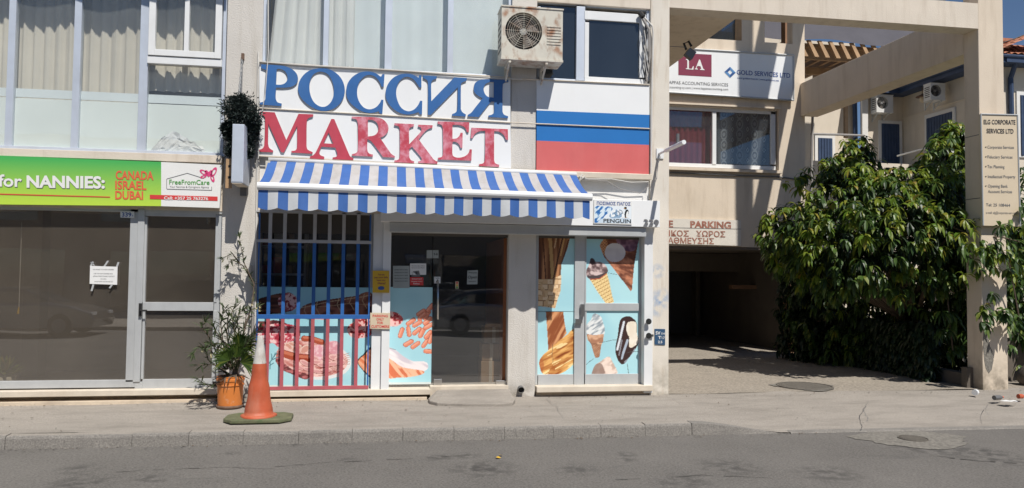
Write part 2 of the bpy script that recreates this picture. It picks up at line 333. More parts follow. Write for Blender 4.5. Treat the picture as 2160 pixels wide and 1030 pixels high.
class Canvas:                                   # a printed sheet, painted by code
    def __init__(s,x0,y0,x1,y1,bg,res=1.0):
        s.b=(x0,y0,x1,y1); s.res=res; w=int((x1-x0)/res)+2; h=int((y1-y0)/res)+2
        s.X,s.Y=np.meshgrid(x0+np.arange(w)*res,y0+np.arange(h)*res); s.im=np.ones((h,w,3))*np.array(bg,float)
    def nz(s,scx,scy=None,ang=0,seed=0,oct=2):
        scy=scy or scx; ca,sa=math.cos(ang),math.sin(ang); U=(s.X*ca+s.Y*sa)/scx; V=(-s.X*sa+s.Y*ca)/scy; o=0; am=1; tot=0
        rs=np.random.RandomState(seed); T=rs.rand(64,64)
        for k in range(oct):
            iu=np.floor(U).astype(int); iv=np.floor(V).astype(int); fu=U-iu; fv=V-iv; fu=fu*fu*(3-2*fu); fv=fv*fv*(3-2*fv)
            a=T[iu%64,iv%64];b=T[(iu+1)%64,iv%64];c=T[iu%64,(iv+1)%64];d=T[(iu+1)%64,(iv+1)%64]
            o=o+am*((a*(1-fu)+b*fu)*(1-fv)+(c*(1-fu)+d*fu)*fv); tot+=am; am*=.5; U=U*2+7; V=V*2+3
        return o/tot
    def poly(s,pts):
        m=np.zeros(s.X.shape,bool); n=len(pts)
        for i in range(n):
            x1,y1=pts[i];x2,y2=pts[(i+1)%n]
            if y1==y2: continue
            c=((s.Y>=y1)!=(s.Y>=y2))&(s.X<(x2-x1)*(s.Y-y1)/(y2-y1)+x1); m^=c
        return m
    def spoly(s,pts,n=5): return s.poly([p for p in smooth_poly([(x,y,1) for x,y in pts],0,0,1,n)])
    def ell(s,cx,cy,rx,ry,a=0):
        ca,sa=math.cos(a),math.sin(a); u=((s.X-cx)*ca+(s.Y-cy)*sa)/rx; v=(-(s.X-cx)*sa+(s.Y-cy)*ca)/ry; return u*u+v*v<1
    def line(s,pts,w):
        m=np.zeros(s.X.shape,bool)
        for (x1,y1),(x2,y2) in zip(pts[:-1],pts[1:]):
            dx,dy=x2-x1,y2-y1; t=np.clip(((s.X-x1)*dx+(s.Y-y1)*dy)/(dx*dx+dy*dy+1e-9),0,1); m|=np.hypot(s.X-x1-t*dx,s.Y-y1-t*dy)<w/2
        return m
    def put(s,m,c,a=1.0):
        c=np.array(c,float); al=(a if isinstance(a,np.ndarray) else np.full(s.X.shape,a))[...,None]
        cc=c if c.ndim==3 else np.ones(s.im.shape)*c
        s.im=np.where(m[...,None],s.im*(1-al)+cc*al,s.im)
    def mixn(s,m,c1,c2,f,lo=.35,hi=.65):
        f=np.clip((f-lo)/(hi-lo),0,1)[...,None]; s.put(m,np.array(c1,float)*(1-f)+np.array(c2,float)*f)
    def mesh(s,name,mb_par,Y,matl,skew=None,label=None):
        x0,y0,x1,y1=s.b; a=RR(x0,y0,x1,y1,Y); h,w=s.X.shape
        nu,nv=w-1,h-1; xs=np.linspace(a[0],a[1],nu+1); zs=np.linspace(a[3],a[2],nv+1)
        XX,ZZ=np.meshgrid(xs,zs); d=np.stack([XX,np.full_like(XX,Y+CAMD),ZZ-CAMZ],-1)
        dep=d@np.array(FW); px=1080+F*(d@np.array(RT))/dep; py=515-F*(d@np.array(UP))/dep
        ix=np.clip(np.round((px-x0)/s.res).astype(int),0,w-1); iy=np.clip(np.round((py-y0)/s.res).astype(int),0,h-1)
        c=np.clip(s.im[iy,ix]/255,0,1); c=np.where(c<=.04045,c/12.92,((c+.055)/1.055)**2.4)*.93
        org=wloc(mb_par); V=np.stack([XX-org.x,np.full_like(XX,Y-org.y),ZZ-org.z],-1).reshape(-1,3)
        idx=np.arange((nu+1)*(nv+1)).reshape(nv+1,nu+1); q=np.stack([idx[1:,:-1],idx[1:,1:],idx[:-1,1:],idx[:-1,:-1]],-1).reshape(-1,4)
        me=bpy.data.meshes.new(name); me.vertices.add(len(V)); me.vertices.foreach_set('co',V.ravel()); me.loops.add(q.size); me.loops.foreach_set('vertex_index',q.ravel())
        me.polygons.add(len(q)); me.polygons.foreach_set('loop_start',np.arange(len(q))*4); me.update(calc_edges=True)
        at=me.color_attributes.new('print','FLOAT_COLOR','POINT'); at.data.foreach_set('color',np.concatenate([c.reshape(-1,3),np.ones((len(V),1))],1).ravel())
        me.materials.append(matl); o=bpy.data.objects.new(name,me); COL.objects.link(o); o.parent=mb_par
        if label: o['label']=label
        return o
M['print']=vcol('printed_film',.55)
# ---------------------------------------------------------------- ground
K0=G(0,921,0); K1=G(1460,894,0); KS=(K1.y-K0.y)/(K1.x-K0.x)
def ky(x): return K0.y+KS*(x-K0.x)
XC=P(1411,600).x                                 # right edge of the shop building
RZ=-.135
def drop(x): 
    t=min(1,max(0,(x-K1.x)/1.3)); return t*t*(3-2*t)
OS=[]
for px,py,r_ in ((170,1019,.30),(1030,988,.34),(1215,990,.22),(1535,985,.34),(2100,965,.42),(2060,950,.25),(165,990,.2),(935,965,.18),(985,960,.15),(485,957,.12),(735,970,.1),(1320,958,.13),(1322,970,.12),(1950,945,.4),(620,938,.1),(1000,990,.25),(320,1010,.2),(1750,1000,.35),(1440,1015,.3)):
    q_=G(px,py,RZ); OS.append((tuple(q_),r_*1.25,.75))
spots(M['asphalt'],OS,(.062,.058,.054))
single('road',MB().add([(-70,-60,RZ-.004),(90,-60,RZ-.004),(90,1.5,RZ-.004),(-70,1.5,RZ-.004)],[(0,1,2,3)]),M['asphalt'],kind='structure')
mb=MB(); xs=[-30+i*.25 for i in range(281)]; ys=12; vs=[];fs=[]
for x in xs:
    for j in range(ys+1):
        t=j/ys; yk=ky(x)+.15*(1-drop(x)); y=yk+(.12-yk)*t
        z=(RZ+.012)*drop(x)*max(0,1-t*1.15)**1.1+ .006*math.sin(x*1.3+j)+.004*math.sin(x*3.1-j*2)
        vs.append((x,y,z-.01))
for i in range(len(xs)-1):
    for j in range(ys): a=i*(ys+1)+j; fs.append((a,a+ys+1,a+ys+2,a+1))
pv=single('pavement',MB().add(vs,fs),M['paving'],kind='structure',smooth=True)
mb=MB(); nx,ny=110,40; vs=[];fs=[]
for i in range(nx+1):
    for j in range(ny+1):
        x=XC-.6+i*.25; y=.05+j*.35; vs.append((x,y,.004*math.sin(x*2.3+y)+.003*math.sin(x*5+y*3.7)-.006))
for i in range(nx):
    for j in range(ny): a=i*(ny+1)+j; fs.append((a,a+ny+1,a+ny+2,a+1))
single('driveway',MB().add(vs,fs),M['drive'],kind='structure',smooth=True)
single('terrain',MB().add([(-300,1.4,RZ-.05),(300,1.4,RZ-.05),(300,500,RZ-.05),(-300,500,RZ-.05)],[(0,1,2,3)]),M['drive'],kind='structure')
# kerb stones, one by one
kerb=bpy.data.objects.new('kerb',None); COL.objects.link(kerb); kerb['kind']='structure'
joints=[-900,-760,-620,-480,-340,-215,-100,10,153,278,398,513,630,743,850,958,1065,1168,1268,1362,1460]
for a,b in zip(joints[:-1],joints[1:]):
    xa=G(a,921-27*a/1460,0).x+.002; xb=G(b,921-27*b/1460,0).x-.002
    dz=random.uniform(-.006,.004); dy=random.uniform(-.006,.006); tl=random.uniform(-.004,.004)
    v=[]
    for x,s in ((xa,-tl),(xb,tl)):
        y=ky(x)+dy
        for yy,zz in ((0,-.16),(.012,-.03),(.022,-.008),(.04,.0),(.15,.0),(.15,-.16)): v.append((x,y+yy,zz+(dz+s if zz>-.1 else 0)))
    f=[(i,(i+1)%6,6+(i+1)%6,6+i) for i in range(6)]+[(5,4,3,2,1,0),(6,7,8,9,10,11)]
    mk=MB(); mk.add(v,f); mk.m=[1 if q in (3,) else 0 for q in range(len(f))]; part('kerb_stone',mk,[M['kerb'],M['paving']],kerb)
# dropped kerb stone ramping to the road
v=[]
for k in range(7):
    x=K1.x+.006+k*.2; h=(1-drop(x)); y=ky(x)
    for yy,zz in ((0,-.16),(.02,RZ+.004-RZ*h),(.15*h+.03,RZ+.008-RZ*h),(.15*h+.03,-.16)): v.append((x,y+yy,zz-.004))
f=[(i*4+j,i*4+(j+1)%4,(i+1)*4+(j+1)%4,(i+1)*4+j) for i in range(6) for j in range(4)]+[(3,2,1,0),(24,25,26,27)]
part('kerb_stone',MB().add(v,f),M['kerb'],kerb,label='dropped kerb stone sloping down to the road')
# concrete edge strip along the driveway apron
v=[]; 
for k in range(30):
    x=K1.x+1.25+k*.5; y=ky(x); v+=[(x,y-.03,RZ-.002),(x,y-.02,RZ+.012),(x,y+.1,RZ+.016)]
part('edge_strip',MB().add(v,[(i*3+j,i*3+3+j,i*3+4+j,i*3+1+j) for i in range(29) for j in (0,1)]),M['kerb'],kerb)
# cracks in the concrete
mb=MB()
def crack(pts,w=.012,mb=mb):
    q=[]
    for i in range(len(pts)-1):
        a,b=pts[i],pts[i+1]
        for k in range(4):
            t=k/4; q.append((a[0]+(b[0]-a[0])*t+random.uniform(-2.5,2.5),a[1]+(b[1]-a[1])*t+random.uniform(-.8,.8)))
    for a,b in zip(q[:-1],q[1:]):
        A,B=G(*a,.006),G(*b,.006); d=(B-A).normalized()*1; nn=Vector((-d.y,d.x,0))*w*random.uniform(.12,.42)
        mb.add([A-nn,B-nn,B+nn,A+nn],[(0,1,2,3)])
crack([(1150,840),(1175,858),(1192,888)],.010); crack([(1830,850),(1820,868),(1832,885),(1826,892)],.012)
crack([(2085,850),(2080,868),(2090,880)],.01); crack([(1085,862),(1120,866),(1160,880)],.006); crack([(640,862),(700,858),(760,870)],.004); crack([(1480,866),(1560,852),(1600,858),(1700,850)],.006)
crack([(1505,880),(1620,868),(1740,856)],.005); crack([(1408,838),(1440,850),(1560,853),(1690,842)],.008)
o=single('pavement_cracks',mb,M['alu_dark'],kind='structure'); 
mb=MB()
for pts,w_ in (([(560,985),(700,975),(900,965),(1010,958)],.008),([(120,1005),(300,992),(470,985),(600,990)],.007),([(1300,1012),(1480,1002),(1640,1008)],.008),([(1980,962),(2060,972),(2160,978)],.014)):
    q=[]
    for a,b in zip(pts[:-1],pts[1:]):
        for k in range(7): q.append((a[0]+(b[0]-a[0])*k/7+random.uniform(-3,3),a[1]+(b[1]-a[1])*k/7+random.uniform(-.8,.8)))
    for a,b in zip(q[:-1],q[1:]):
        if random.random()<.25: continue
        A,B=G(*a,RZ+.002),G(*b,RZ+.002); d=(B-A).normalized(); nn=Vector((-d.y,d.x,0))*w_*random.uniform(.3,1); mb.add([A-nn,B-nn,B+nn,A+nn],[(0,1,2,3)])
M['crack']=mat('road_crack',(.075,.07,.064),.95,.1); single('road_cracks',mb,M['crack'],kind='structure')
# ---------------------------------------------------------------- shop building
SB=thing('shop_building',(P(900,835).x,0,0),'two-storey cream concrete shop building with striped awning and white piers, left and centre','building')
XL=-13.0
def xz(px,py,Y=0): p=P(px,py,Y); return p.x,p.z
xa=P(470,400).x; xb=P(546,400).x                 # left pier
x1=P(1078,250).x; x2=P(1131,250).x               # middle upper pier
x3=P(1371,400).x                                 # right column
TOP=7.4
part('pier',bx(xa,xb,0,.45,-.02,TOP),M['render'],SB,bevel=.008,label='rough white plastered pier left of the market')
spots(M['rustwall'],[(tuple(P(1387,572)),.13,.8),(tuple(P(1393,632)),.2,.9),(tuple(P(1385,655)),.12,.7)],(.22,.34,.52))
part('column',bx(x3,XC,0,.45,-.02,TOP),M['rustwall'],SB,bevel=.01,label='stained corner column right of the market')
zs=P(900,250).z
part('pier',bx(x1,x2,.0,.45,P(1100,366).z,TOP),M['render'],SB,bevel=.006,label='rough plastered strip between the market sign and the flag panel')
zt=P(1250,11).z
part('beam',bx(x2,x3,.01,.45,zt,TOP),M['plaster'],SB,bevel=.01)
part('floor_slab',bx(XL,x3,.16,5.0,P(900,440).z,P(600,336).z+.02),M['plaster'],SB)
# wall behind the signs
part('wall',bx(xb,x1,.04,.16,P(800,440).z,P(800,150).z),M['white_wall'],SB)
part('wall',bx(x2,x3,.04,.16,P(1250,440).z,P(1250,176).z),M['white_wall'],SB)
part('wall',bx(XL,xa,.05,.16,P(230,440).z,P(230,338).z),M['plaster'],SB)
part('wall',bx(x1,x2,.03,.16,P(1100,440).z,P(1100,367).z),M['white_wall'],SB)
# ledges
z0,z1=P(235,338).z,P(235,322).z
part('window_ledge',bx(XL,xa-.005,-.07,.1,z0,z1),M['plaster'],SB,bevel=.004)
z0,z1=P(1250,377).z,P(1250,366).z
part('window_ledge',bx(x2,x3-.003,-.09,.1,z0,z1),M['marble'],SB,bevel=.004,label='stone ledge under the flag panel')
# shells of the rooms
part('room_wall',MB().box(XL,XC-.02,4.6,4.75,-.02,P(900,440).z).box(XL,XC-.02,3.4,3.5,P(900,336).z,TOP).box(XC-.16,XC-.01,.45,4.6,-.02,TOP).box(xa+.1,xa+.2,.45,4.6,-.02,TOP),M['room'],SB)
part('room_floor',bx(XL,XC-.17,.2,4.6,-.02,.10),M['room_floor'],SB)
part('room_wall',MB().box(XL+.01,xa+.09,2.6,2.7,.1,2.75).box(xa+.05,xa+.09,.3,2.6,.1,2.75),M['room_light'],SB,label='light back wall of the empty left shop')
part('room_column',bx(P(60,500,2).x,P(95,500,2).x,1.9,2.2,.1,2.75),M['room_light'],SB)
part('roof',bx(XL-.2,XC+.1,.45,5.0,TOP,TOP+.3),M['plaster'],SB)
part('parapet',bx(XL-.2,XC,.0,.44,TOP,TOP+.5),M['plaster'],SB)
part('back_wall',bx(XL,XC-.02,4.76,4.9,-.02,TOP),M['plaster'],SB)
part('side_wall',bx(XC-.006,XC,.45,4.9,-.02,TOP),M['plaster'],SB)
part('side_wall',bx(XL-.2,XL-.01,.0,4.9,-.02,TOP),M['plaster'],SB)
# --- window helper
def window(name,parent,members,panes,fm,gm,Yf,Yb,label=None,names='pane'):
    mb=MB()
    for m in members: 
        a=RR(*m[:4],Yf+(m[4] if len(m)>4 else 0)); mb.box(a[0],a[1],Yf+(m[4] if len(m)>4 else 0),Yb,a[2],a[3])
    o=part(name,mb,M[fm],parent,label=label,bevel=.003)
    for p in panes:
        a=RR(*p,(Yf+Yb)/2); part(names,MB().box(a[0]-.004,a[1]+.004,(Yf+Yb)/2,(Yf+Yb)/2+.006,a[2]-.004,a[3]+.004),M[gm],o)
    return o
# upper left window band (members as boxes with true heights)
def vbars(xs,z0,z1,Y0,Y1):
    mb=MB()
    for a,b in xs: mb.box(a,b,Y0,Y1,z0,z1)
    return mb
zb=P(235,322).z; zt2=7.3
def xr(a,b,y,Y=0): return P(a,y,Y).x,P(b,y,Y).x
bars=[xr(-140,-124,160,.03),xr(14,29,160,.03),xr(153,168,160,.03),xr(293,311,160,.03),xr(468,475,160,.03)]
WL=part('window',vbars(bars,zb+.05,zt2-.08,.03,.12).box(XL,xa,.02,.13,zb,zb+.05).box(XL,xa,.02,.13,zt2-.08,zt2),M['alu_blue'],SB,bevel=.003,label='tall upper window band left of the pier')
ed=[XL]+[v for b in bars for v in b][:-1]
ztr0,ztr1=P(390,137).z,P(390,122).z
prev=XL
for i,b in enumerate(bars):
    a0,a1=prev,b[0]
    if i<4: part('pane',bx(a0,a1,.07,.076,zb+.05,zt2-.08),M['glass_up'],WL)
    else:
        part('pane',bx(a0,a1,.07,.076,zb+.05,ztr0),M['glass_up'],WL)
        part('transom',bx(a0,a1,.0,.12,ztr0,ztr1),M['white_metal'],WL,bevel=.003)
        q=[ztr1+.01,ztr1+1.6]; e=.085
        c=MB().box(a0+.01,a0+.01+e,-.015,.06,*q).box(a1-.01-e,a1-.01,-.015,.06,*q).box(a0+.01+e,a1-.01-e,-.015,.06,q[0],q[0]+e).box(a0+.01+e,a1-.01-e,-.015,.06,q[1]-e,q[1])
        xm=P(394,60,0).x; c.box(xm-.03,xm+.03,-.01,.06,q[0]+e,q[1]-e)
        part('casement',c,M['white_metal'],WL,bevel=.004)
        part('pane',bx(a0+.08,a1-.08,.03,.036,q[0]+e-.02,q[1]),M['glass_up'],WL)
        part('pane',bx(a0,a1,.07,.076,q[1],zt2-.08),M['glass_up'],WL)
    prev=b[1]
# whitened film behind the lower panes
part('window_film',bx(XL,xa-.02,.10,.104,zb+.02,P(235,212).z),M['film'],WL)
part('blind_rail',bx(XL,xa-.02,.105,.12,P(235,210).z,P(235,192).z),M['sheer'],WL)
# upper middle window band
zb2=P(800,150).z; 
bars=[xr(553,561,80,.06),xr(682,693,80,.06),xr(812,827,80,.06),xr(944,956,80,.06),xr(1072,1080,80,.06)]
WM=part('window',vbars(bars,zb2+.045,zt2-.08,.05,.14).box(xb,x1,.05,.14,zb2,zb2+.045).box(xb,x1,.05,.14,zt2-.08,zt2),M['alu_blue'],SB,bevel=.003,label='upper window band above the market sign')
for a,b in zip(bars[:-1],bars[1:]): part('pane',bx(a[1],b[0],.09,.096,zb2+.045,zt2-.08),M['glass_up'],WM)
# upper right window
WR=window('window',SB,[(1134,4,1373,14),(1134,170,1373,179),(1134,14,1140,170),(1364,14,1372,170),(1216,14,1234,170,-.02)],[(1140,14,1216,170)],'alu_blue','glass_dark',.05,.13,'upper window right of the air conditioner')
part('casement',MB().box(*[v for v in RR(1234,30,1364,45,.0)[:2]],.02,.09,*RR(1234,26,1364,44,.0)[2:])
   .box(*RR(1234,46,1243,163,0)[:2],.021,.09,*RR(1234,46,1243,163,0)[2:]).box(*RR(1350,46,1361,163,0)[:2],.021,.09,*RR(1350,46,1361,163,0)[2:])
   .box(*RR(1234,164,1361,176,0)[:2],.02,.09,*RR(1234,164,1361,176,0)[2:]),M['white_metal'],WR,bevel=.004)
a=RR(1242,40,1352,166,.05); part('pane',bx(a[0],a[1],.05,.056,a[2],a[3]),M['glass_dark'],WR)
# --- left shop front
zsill=P(240,824).z; zhead=P(240,436).z
part('door_sill',bx(XL,xa-.004,-.07,.2,P(240,834).z,P(240,822).z),M['marble'],SB,bevel=.006,label='stone sill under the left shop front')
part('plinth',MB().box(XL,xa-.004,.12,.2,-.03,P(240,834).z).box(XL,xa-.02,-.07,.115,-.03,.035),M['plinth'],SB,bevel=.006)
SL=window('shop_window',SB,[(-500,434,470,441),(-500,806,284,822),(270,441,286,806),(452,441,467,806,.02),(284,806,300,822),(286,441,300,806,-.015)],[(-500,441,270,806)],'alu','glass_shop',.06,.14,'large dusty shop window of the left shop')
DL=window('door',SB,[(301,447,456,457),(301,638,450,656,-.01),(300,800,448,820),(300,457,308,638),(299,656,304,800),(448,656,455,800),(453,457,459,638)],[(308,457,453,638),(304,656,448,800)],'alu','glass_shop',.07,.13,'grey aluminium glazed door of the left shop')
a=RR(293,640,299,668,.03); part('handle',MB().box(a[0],a[1],.015,.045,a[2],a[3]).tube([P(296,655,.02),P(296,655,-.02),P(310,655,-.02)],.010),M['black'],DL)
# --- middle shop front : column pair, pier by the door, guide rails
part('pier',bx(*xr(785,806,640,.0),-.0,.3,.1,P(795,446).z),M['white_metal'],SB,bevel=.004,label='white clad post left of the market door')
part('pier',bx(*xr(806,823,640,-.05),-.05,.3,.1,P(795,462).z),M['white_metal'],SB,bevel=.004,label='white shutter guide left of the market door')
part('pier',bx(*xr(1072,1130,650),.0,.32,-.02,P(1100,490).z),M['render'],SB,bevel=.006,label='rough white pier right of the market door')
part('shutter_guide',bx(*xr(1359,1377,650,-.05),-.05,.12,P(1368,828).z,P(1368,478).z),M['white_metal'],SB,bevel=.004)
part('door_sill',bx(*xr(546,907,840),-.08,.35,P(700,834).z,P(700,822).z),M['marble'],SB,bevel=.006,label='stone sill under the barred window')
part('plinth',MB().box(*xr(546,907,840),.12,.35,-.03,P(700,834).z).box(*xr(546,900,840),-.08,.115,-.03,.022),M['plinth'],SB,bevel=.006)
part('door_sill',bx(P(907,830).x,P(1071,830).x,-.05,.35,-.02,P(1000,814).z),M['marble'],SB)
part('door_sill',bx(*xr(1130,1373,822),-.09,.3,P(1250,825).z,P(1250,813).z),M['marble'],SB,bevel=.008,label='chipped stone sill under the ice cream doors')
part('plinth',MB().box(*xr(1131,1371,830),.02,.3,-.03,P(1250,825).z),M['plinth'],SB)
# header box
part('header_panel',MB().prism([P(803,458,-.22),P(1240,424,-.22),P(1240,477,-.22),P(803,462,-.22)],.04) if 0 else bx(P(803,460,-.22).x,P(1392,460,-.22).x,-.22,.0,P(1320,478,-.22).z,P(1320,422,-.22).z),M['white_panel'],SB,bevel=.004,label='white header panel over the market door')
part('shutter_box',bx(P(822,490,-.1).x,P(1360,490,-.1).x,-.17,.12,P(1100,495,-.1).z,P(1320,479,-.22).z),M['alu'],SB,bevel=.006)
part('header_panel',bx(xb,P(803,450,-.12).x,-.03,.1,P(660,448).z,P(660,385).z),M['plaster'],SB,label='grey lintel over the barred window')
part('lintel',bx(xb,XC-.02,.101,.2,P(900,497).z,P(900,436).z),M['room'],SB)
# barred shop window with the sausage film
SW=window('shop_window',SB,[(541,446,785,452),(541,506,785,513),(541,452,546,818),(780,452,785,818),(546,812,780,820)],[(546,452,780,506),(546,513,780,812)],'alu','glass_door',.10,.17,'market shop window with sausage pictures behind bars')
c=Canvas(540,606,786,822,(168,222,232)); 
c.mixn(c.Y<9999,(158,214,226),(178,228,236),c.nz(90,60,seed=3))
def mott(m,cs,sc,seed,can):
    n1=can.nz(sc,seed=seed); n2=can.nz(sc*.7,seed=seed+1)
    can.put(m,cs[0]); can.put(m&(n1>.5),cs[1]); can.put(m&(n2>.62),cs[2]); can.put(m&(n1<.32),cs[3])
Z=lambda pts,ox,oy,sc:[(ox+x/sc,oy+y/sc) for x,y in pts]
z5=lambda pts:Z(pts,536,600,4.477)
m=c.spoly(z5([(20,160),(130,110),(270,80),(350,85),(400,150),(390,220),(330,255),(200,275),(20,270)])); c.mixn(m,(70,40,34),(120,76,60),c.nz(14,6,seed=5))
c.mixn(m,(70,40,34),(132,84,66),c.nz(40,5,seed=5),.3,.7)
m=c.ell(*z5([(318,168)])[0],21,19,.2); mott(m,[(196,110,112),(236,196,190),(150,52,58),(120,30,40)],5,11,c)
m=c.spoly(z5([(435,235),(500,190),(640,155),(800,130),(950,110),(1110,85),(1110,290),(800,285),(430,290)])); c.mixn(m,(92,52,42),(168,110,86),c.nz(22,9,ang=-.2,seed=8),.3,.7)
for k,(x,y) in enumerate([(490,190),(600,165),(700,150),(800,135),(920,115),(1040,95)]):
    c.put(m&c.line(z5([(x,y),(x-18,y+60),(x+25,y+130)]),1.6),(214,182,142),.9)
c.put(m&c.line(z5([(440,225),(560,200),(700,165),(900,135),(1100,105)]),1.5),(220,190,150),.9); c.put(m&c.line(z5([(600,215),(760,200),(900,180),(1100,195)]),1.3),(206,172,130),.8)
c.put(c.spoly(z5([(480,305),(600,330),(760,325),(830,305),(700,300)])),(228,170,160))
m=c.spoly(z5([(15,360),(60,345),(120,350),(180,335),(260,350),(320,375),(330,400),(15,400)])); c.mixn(m,(84,40,44),(140,84,80),c.nz(12,seed=12))
m=c.spoly(z5([(15,385),(100,375),(250,372),(380,385),(430,430),(435,500),(400,560),(300,610),(230,600),(180,560),(90,570),(15,560)])); mott(m,[(224,130,140),(246,214,212),(190,72,88),(170,50,66)],7,21,c)
c.put(c.line(z5([(380,385),(430,430),(435,500),(400,560)]),1.4),(120,60,60))
# chopped ham dish
m=c.ell(*z5([(560,710)])[0],80,42,.12); c.put(m,(232,238,236)); m=c.ell(*z5([(545,700)])[0],76,38,.12)
f=c.nz(16,5,ang=.25,seed=31,oct=3); c.mixn(m,(196,120,112),(244,206,196),f,.3,.62); c.put(m&(f<.24),(120,58,52)); 
c.put(c.ell(*z5([(610,650)])[0],14,18,.1),(238,192,196)); m=c.ell(*z5([(610,650)])[0],13,17,.1); c.mixn(m,(226,166,176),(242,206,210),c.nz(5,seed=33))
m=c.ell(*z5([(750,600)])[0],17,15,.1); c.mixn(m,(220,156,166),(240,196,200),c.nz(5,seed=34))
for k in range(9): c.put(c.line(z5([(560+k*6,730+k*16),(690+k*3,765+k*12),(880-k*14,720+k*13)]),1.0),(150,84,76),.8)
for k in range(6): c.put(c.line(z5([(700,640+k*18),(780,690+k*15),(900,650+k*20)]),1.1),(176,112,104),.8)
def saus(can,p,q,w,base=(176,84,58),hi=(228,150,120),lo=(112,44,32)):
    can.put(can.line([p,q],w+1.2),lo); can.put(can.line([p,q],w),base); n=np.array([-(q[1]-p[1]),q[0]-p[0]],float); n/=np.hypot(*n)+1e-9
    if n[1]>0: n=-n
    o=n*w*.2; can.put(can.line([(p[0]+o[0],p[1]+o[1]),(q[0]+o[0],q[1]+o[1])],w*.42),hi,.6)
saus(c,*z5([(470,510),(530,515)]),11); saus(c,*z5([(560,520),(640,545)]),11); saus(c,*z5([(270,650),(370,680)]),15); saus(c,*z5([(400,690),(530,700)]),15,(160,66,44))
for q in [(330,580,10,5,.7),(400,600,12,6,-.4),(480,610,12,7,-.7),(360,560,9,4,.4)]:
    x,y=z5([(q[0],q[1])])[0]; c.put(c.ell(x,y,q[2],q[3],q[4]),(236,206,190)); c.put(c.ell(x,y+1,q[2]-2,q[3]-1.5,q[4]),(214,156,140))
m=c.spoly(z5([(215,690),(240,790),(360,850),(520,880),(380,810),(300,760)])); c.mixn(m,(110,60,60),(196,120,120),c.nz(8,4,seed=41))
for a,b in [((130,760),(215,650)),((140,740),(120,700)),((160,720),(225,690)),((150,735),(150,800)),((145,770),(180,745)),((170,705),(165,660)),((190,680),(200,650))]:
    c.put(c.line(z5([a,b]),2.0),(92,140,150))
for (x_,y_,a_,b_,g_) in [(560,690,11,4.5,.3),(600,735,13,5,.2),(650,760,12,5,.1),(700,700,14,6,.1),(760,690,13,6,.2),(810,700,12,6,-.2),(740,750,14,5,-.1),(820,740,10,5,-.3),(480,740,12,5,.5),(430,780,11,4,.5),(520,800,13,4.5,.2),(600,820,13,4,.1),(680,810,12,4,0)]:
    q_=z5([(x_,y_)])[0]; c.put(c.ell(q_[0],q_[1]+1.4,a_,b_,g_),(150,84,78)); c.put(c.ell(q_[0],q_[1],a_,b_,g_),(238,196,188)); c.put(c.ell(q_[0]+.6,q_[1]+.9,a_*.8,b_*.6,g_),(216,160,158))
x,y=z5([(990,440)])[0]; m=c.spoly(z5([(880,420),(930,360),(1040,320),(1110,330),(1110,470),(1000,510),(910,490)])); mott(m,[(200,84,84),(240,190,184),(160,44,50),(110,30,34)],7,51,c)
m=c.spoly(z5([(975,720),(1030,660),(1110,600),(1110,880),(1050,840),(1000,780)])); c.put(m,(60,60,62)); m=c.spoly(z5([(985,722),(1035,672),(1110,625),(1110,860),(1050,825),(1005,775)])); c.mixn(m,(222,126,84),(244,178,140),c.nz(30,4,ang=.9,seed=55),.42,.58)
c.put((c.Y>812),(210,224,220))
f1=c.mesh('printed_film',SW,.095,M['print'],label='film printed with salami, ham and sausages')
# ice cream doors film and left door film
SI=window('shop_window',SB,[(1130,497,1135,812),(1135,790,1212,812),(1212,497,1233,812,-.02),(1135,655,1212,657,.02)],[],'alu','glass_door',.10,.17,'aluminium shop window with bread picture')
DI=window('door',SB,[(1234,640,1348,656,-.01),(1234,789,1348,812),(1234,497,1237,640),(1234,656,1237,789),(1348,497,1359,812)],[],'alu','glass_door',.09,.16,'aluminium door with ice cream pictures')
z6=lambda pts:Z(pts,1120,490,6.06); z7=lambda pts:Z(pts,1120,640,5.152)
BG=(178,226,234)
c=Canvas(1133,495,1214,658,BG); c.mixn(c.Y<9999,(170,218,228),(186,230,236),c.nz(70,seed=3))
m=c.poly(z6([(60,30),(510,30),(470,200),(390,420),(385,560),(290,610),(60,610)])); c.mixn(m,(116,74,48),(196,140,96),c.nz(7,90,ang=.04,seed=61),.3,.7)
for a,b,w,cl in [((240,40),(280,590),7,(206,168,110)),((410,40),(290,590),3,(70,44,36)),((150,40),(190,600),2.5,(80,50,38)),((300,200),(330,40),2.5,(220,190,150)),((430,60),(380,300),3,(214,170,110)),((100,40),(120,590),6,(90,56,44)),((480,100),(400,400),3,(90,50,40))]: c.put(m&c.line(z6([a,b]),w),cl,.85)
m=c.poly(z6([(85,600),(180,600),(290,590),(385,545),(380,740),(340,860),(310,972),(85,945)])); c.put(m,(222,186,142))
u=((c.X-1134)/11).astype(int); v=((c.Y-588)/11.5).astype(int); ck=((u+v)%2==0); c.put(m&ck,(238,210,172)); c.put(m&(((c.Y-588)%11.5)<1.2),(150,110,76)); c.put(m&~ck&(((c.X-1134)%11)<1.2),(160,120,84)); c.mixn(m&(c.nz(9,seed=64)<.4),(206,168,126),(226,196,152),c.nz(4,seed=66))
c.put(c.Y<499,(60,60,60)); c.mesh('printed_film',SI,.115,M['print'],label='film printed with bread sticks in a basket')
c=Canvas(1133,657,1214,792,BG); c.mixn(c.Y<9999,(170,218,228),(186,230,236),c.nz(70,seed=4))
m=c.poly(z7([(160,90),(350,90),(368,220),(390,330),(300,420),(190,510)])); f=c.nz(6,44,ang=.5,seed=71,oct=3); c.mixn(m,(150,84,50),(222,160,112),f,.32,.66); 
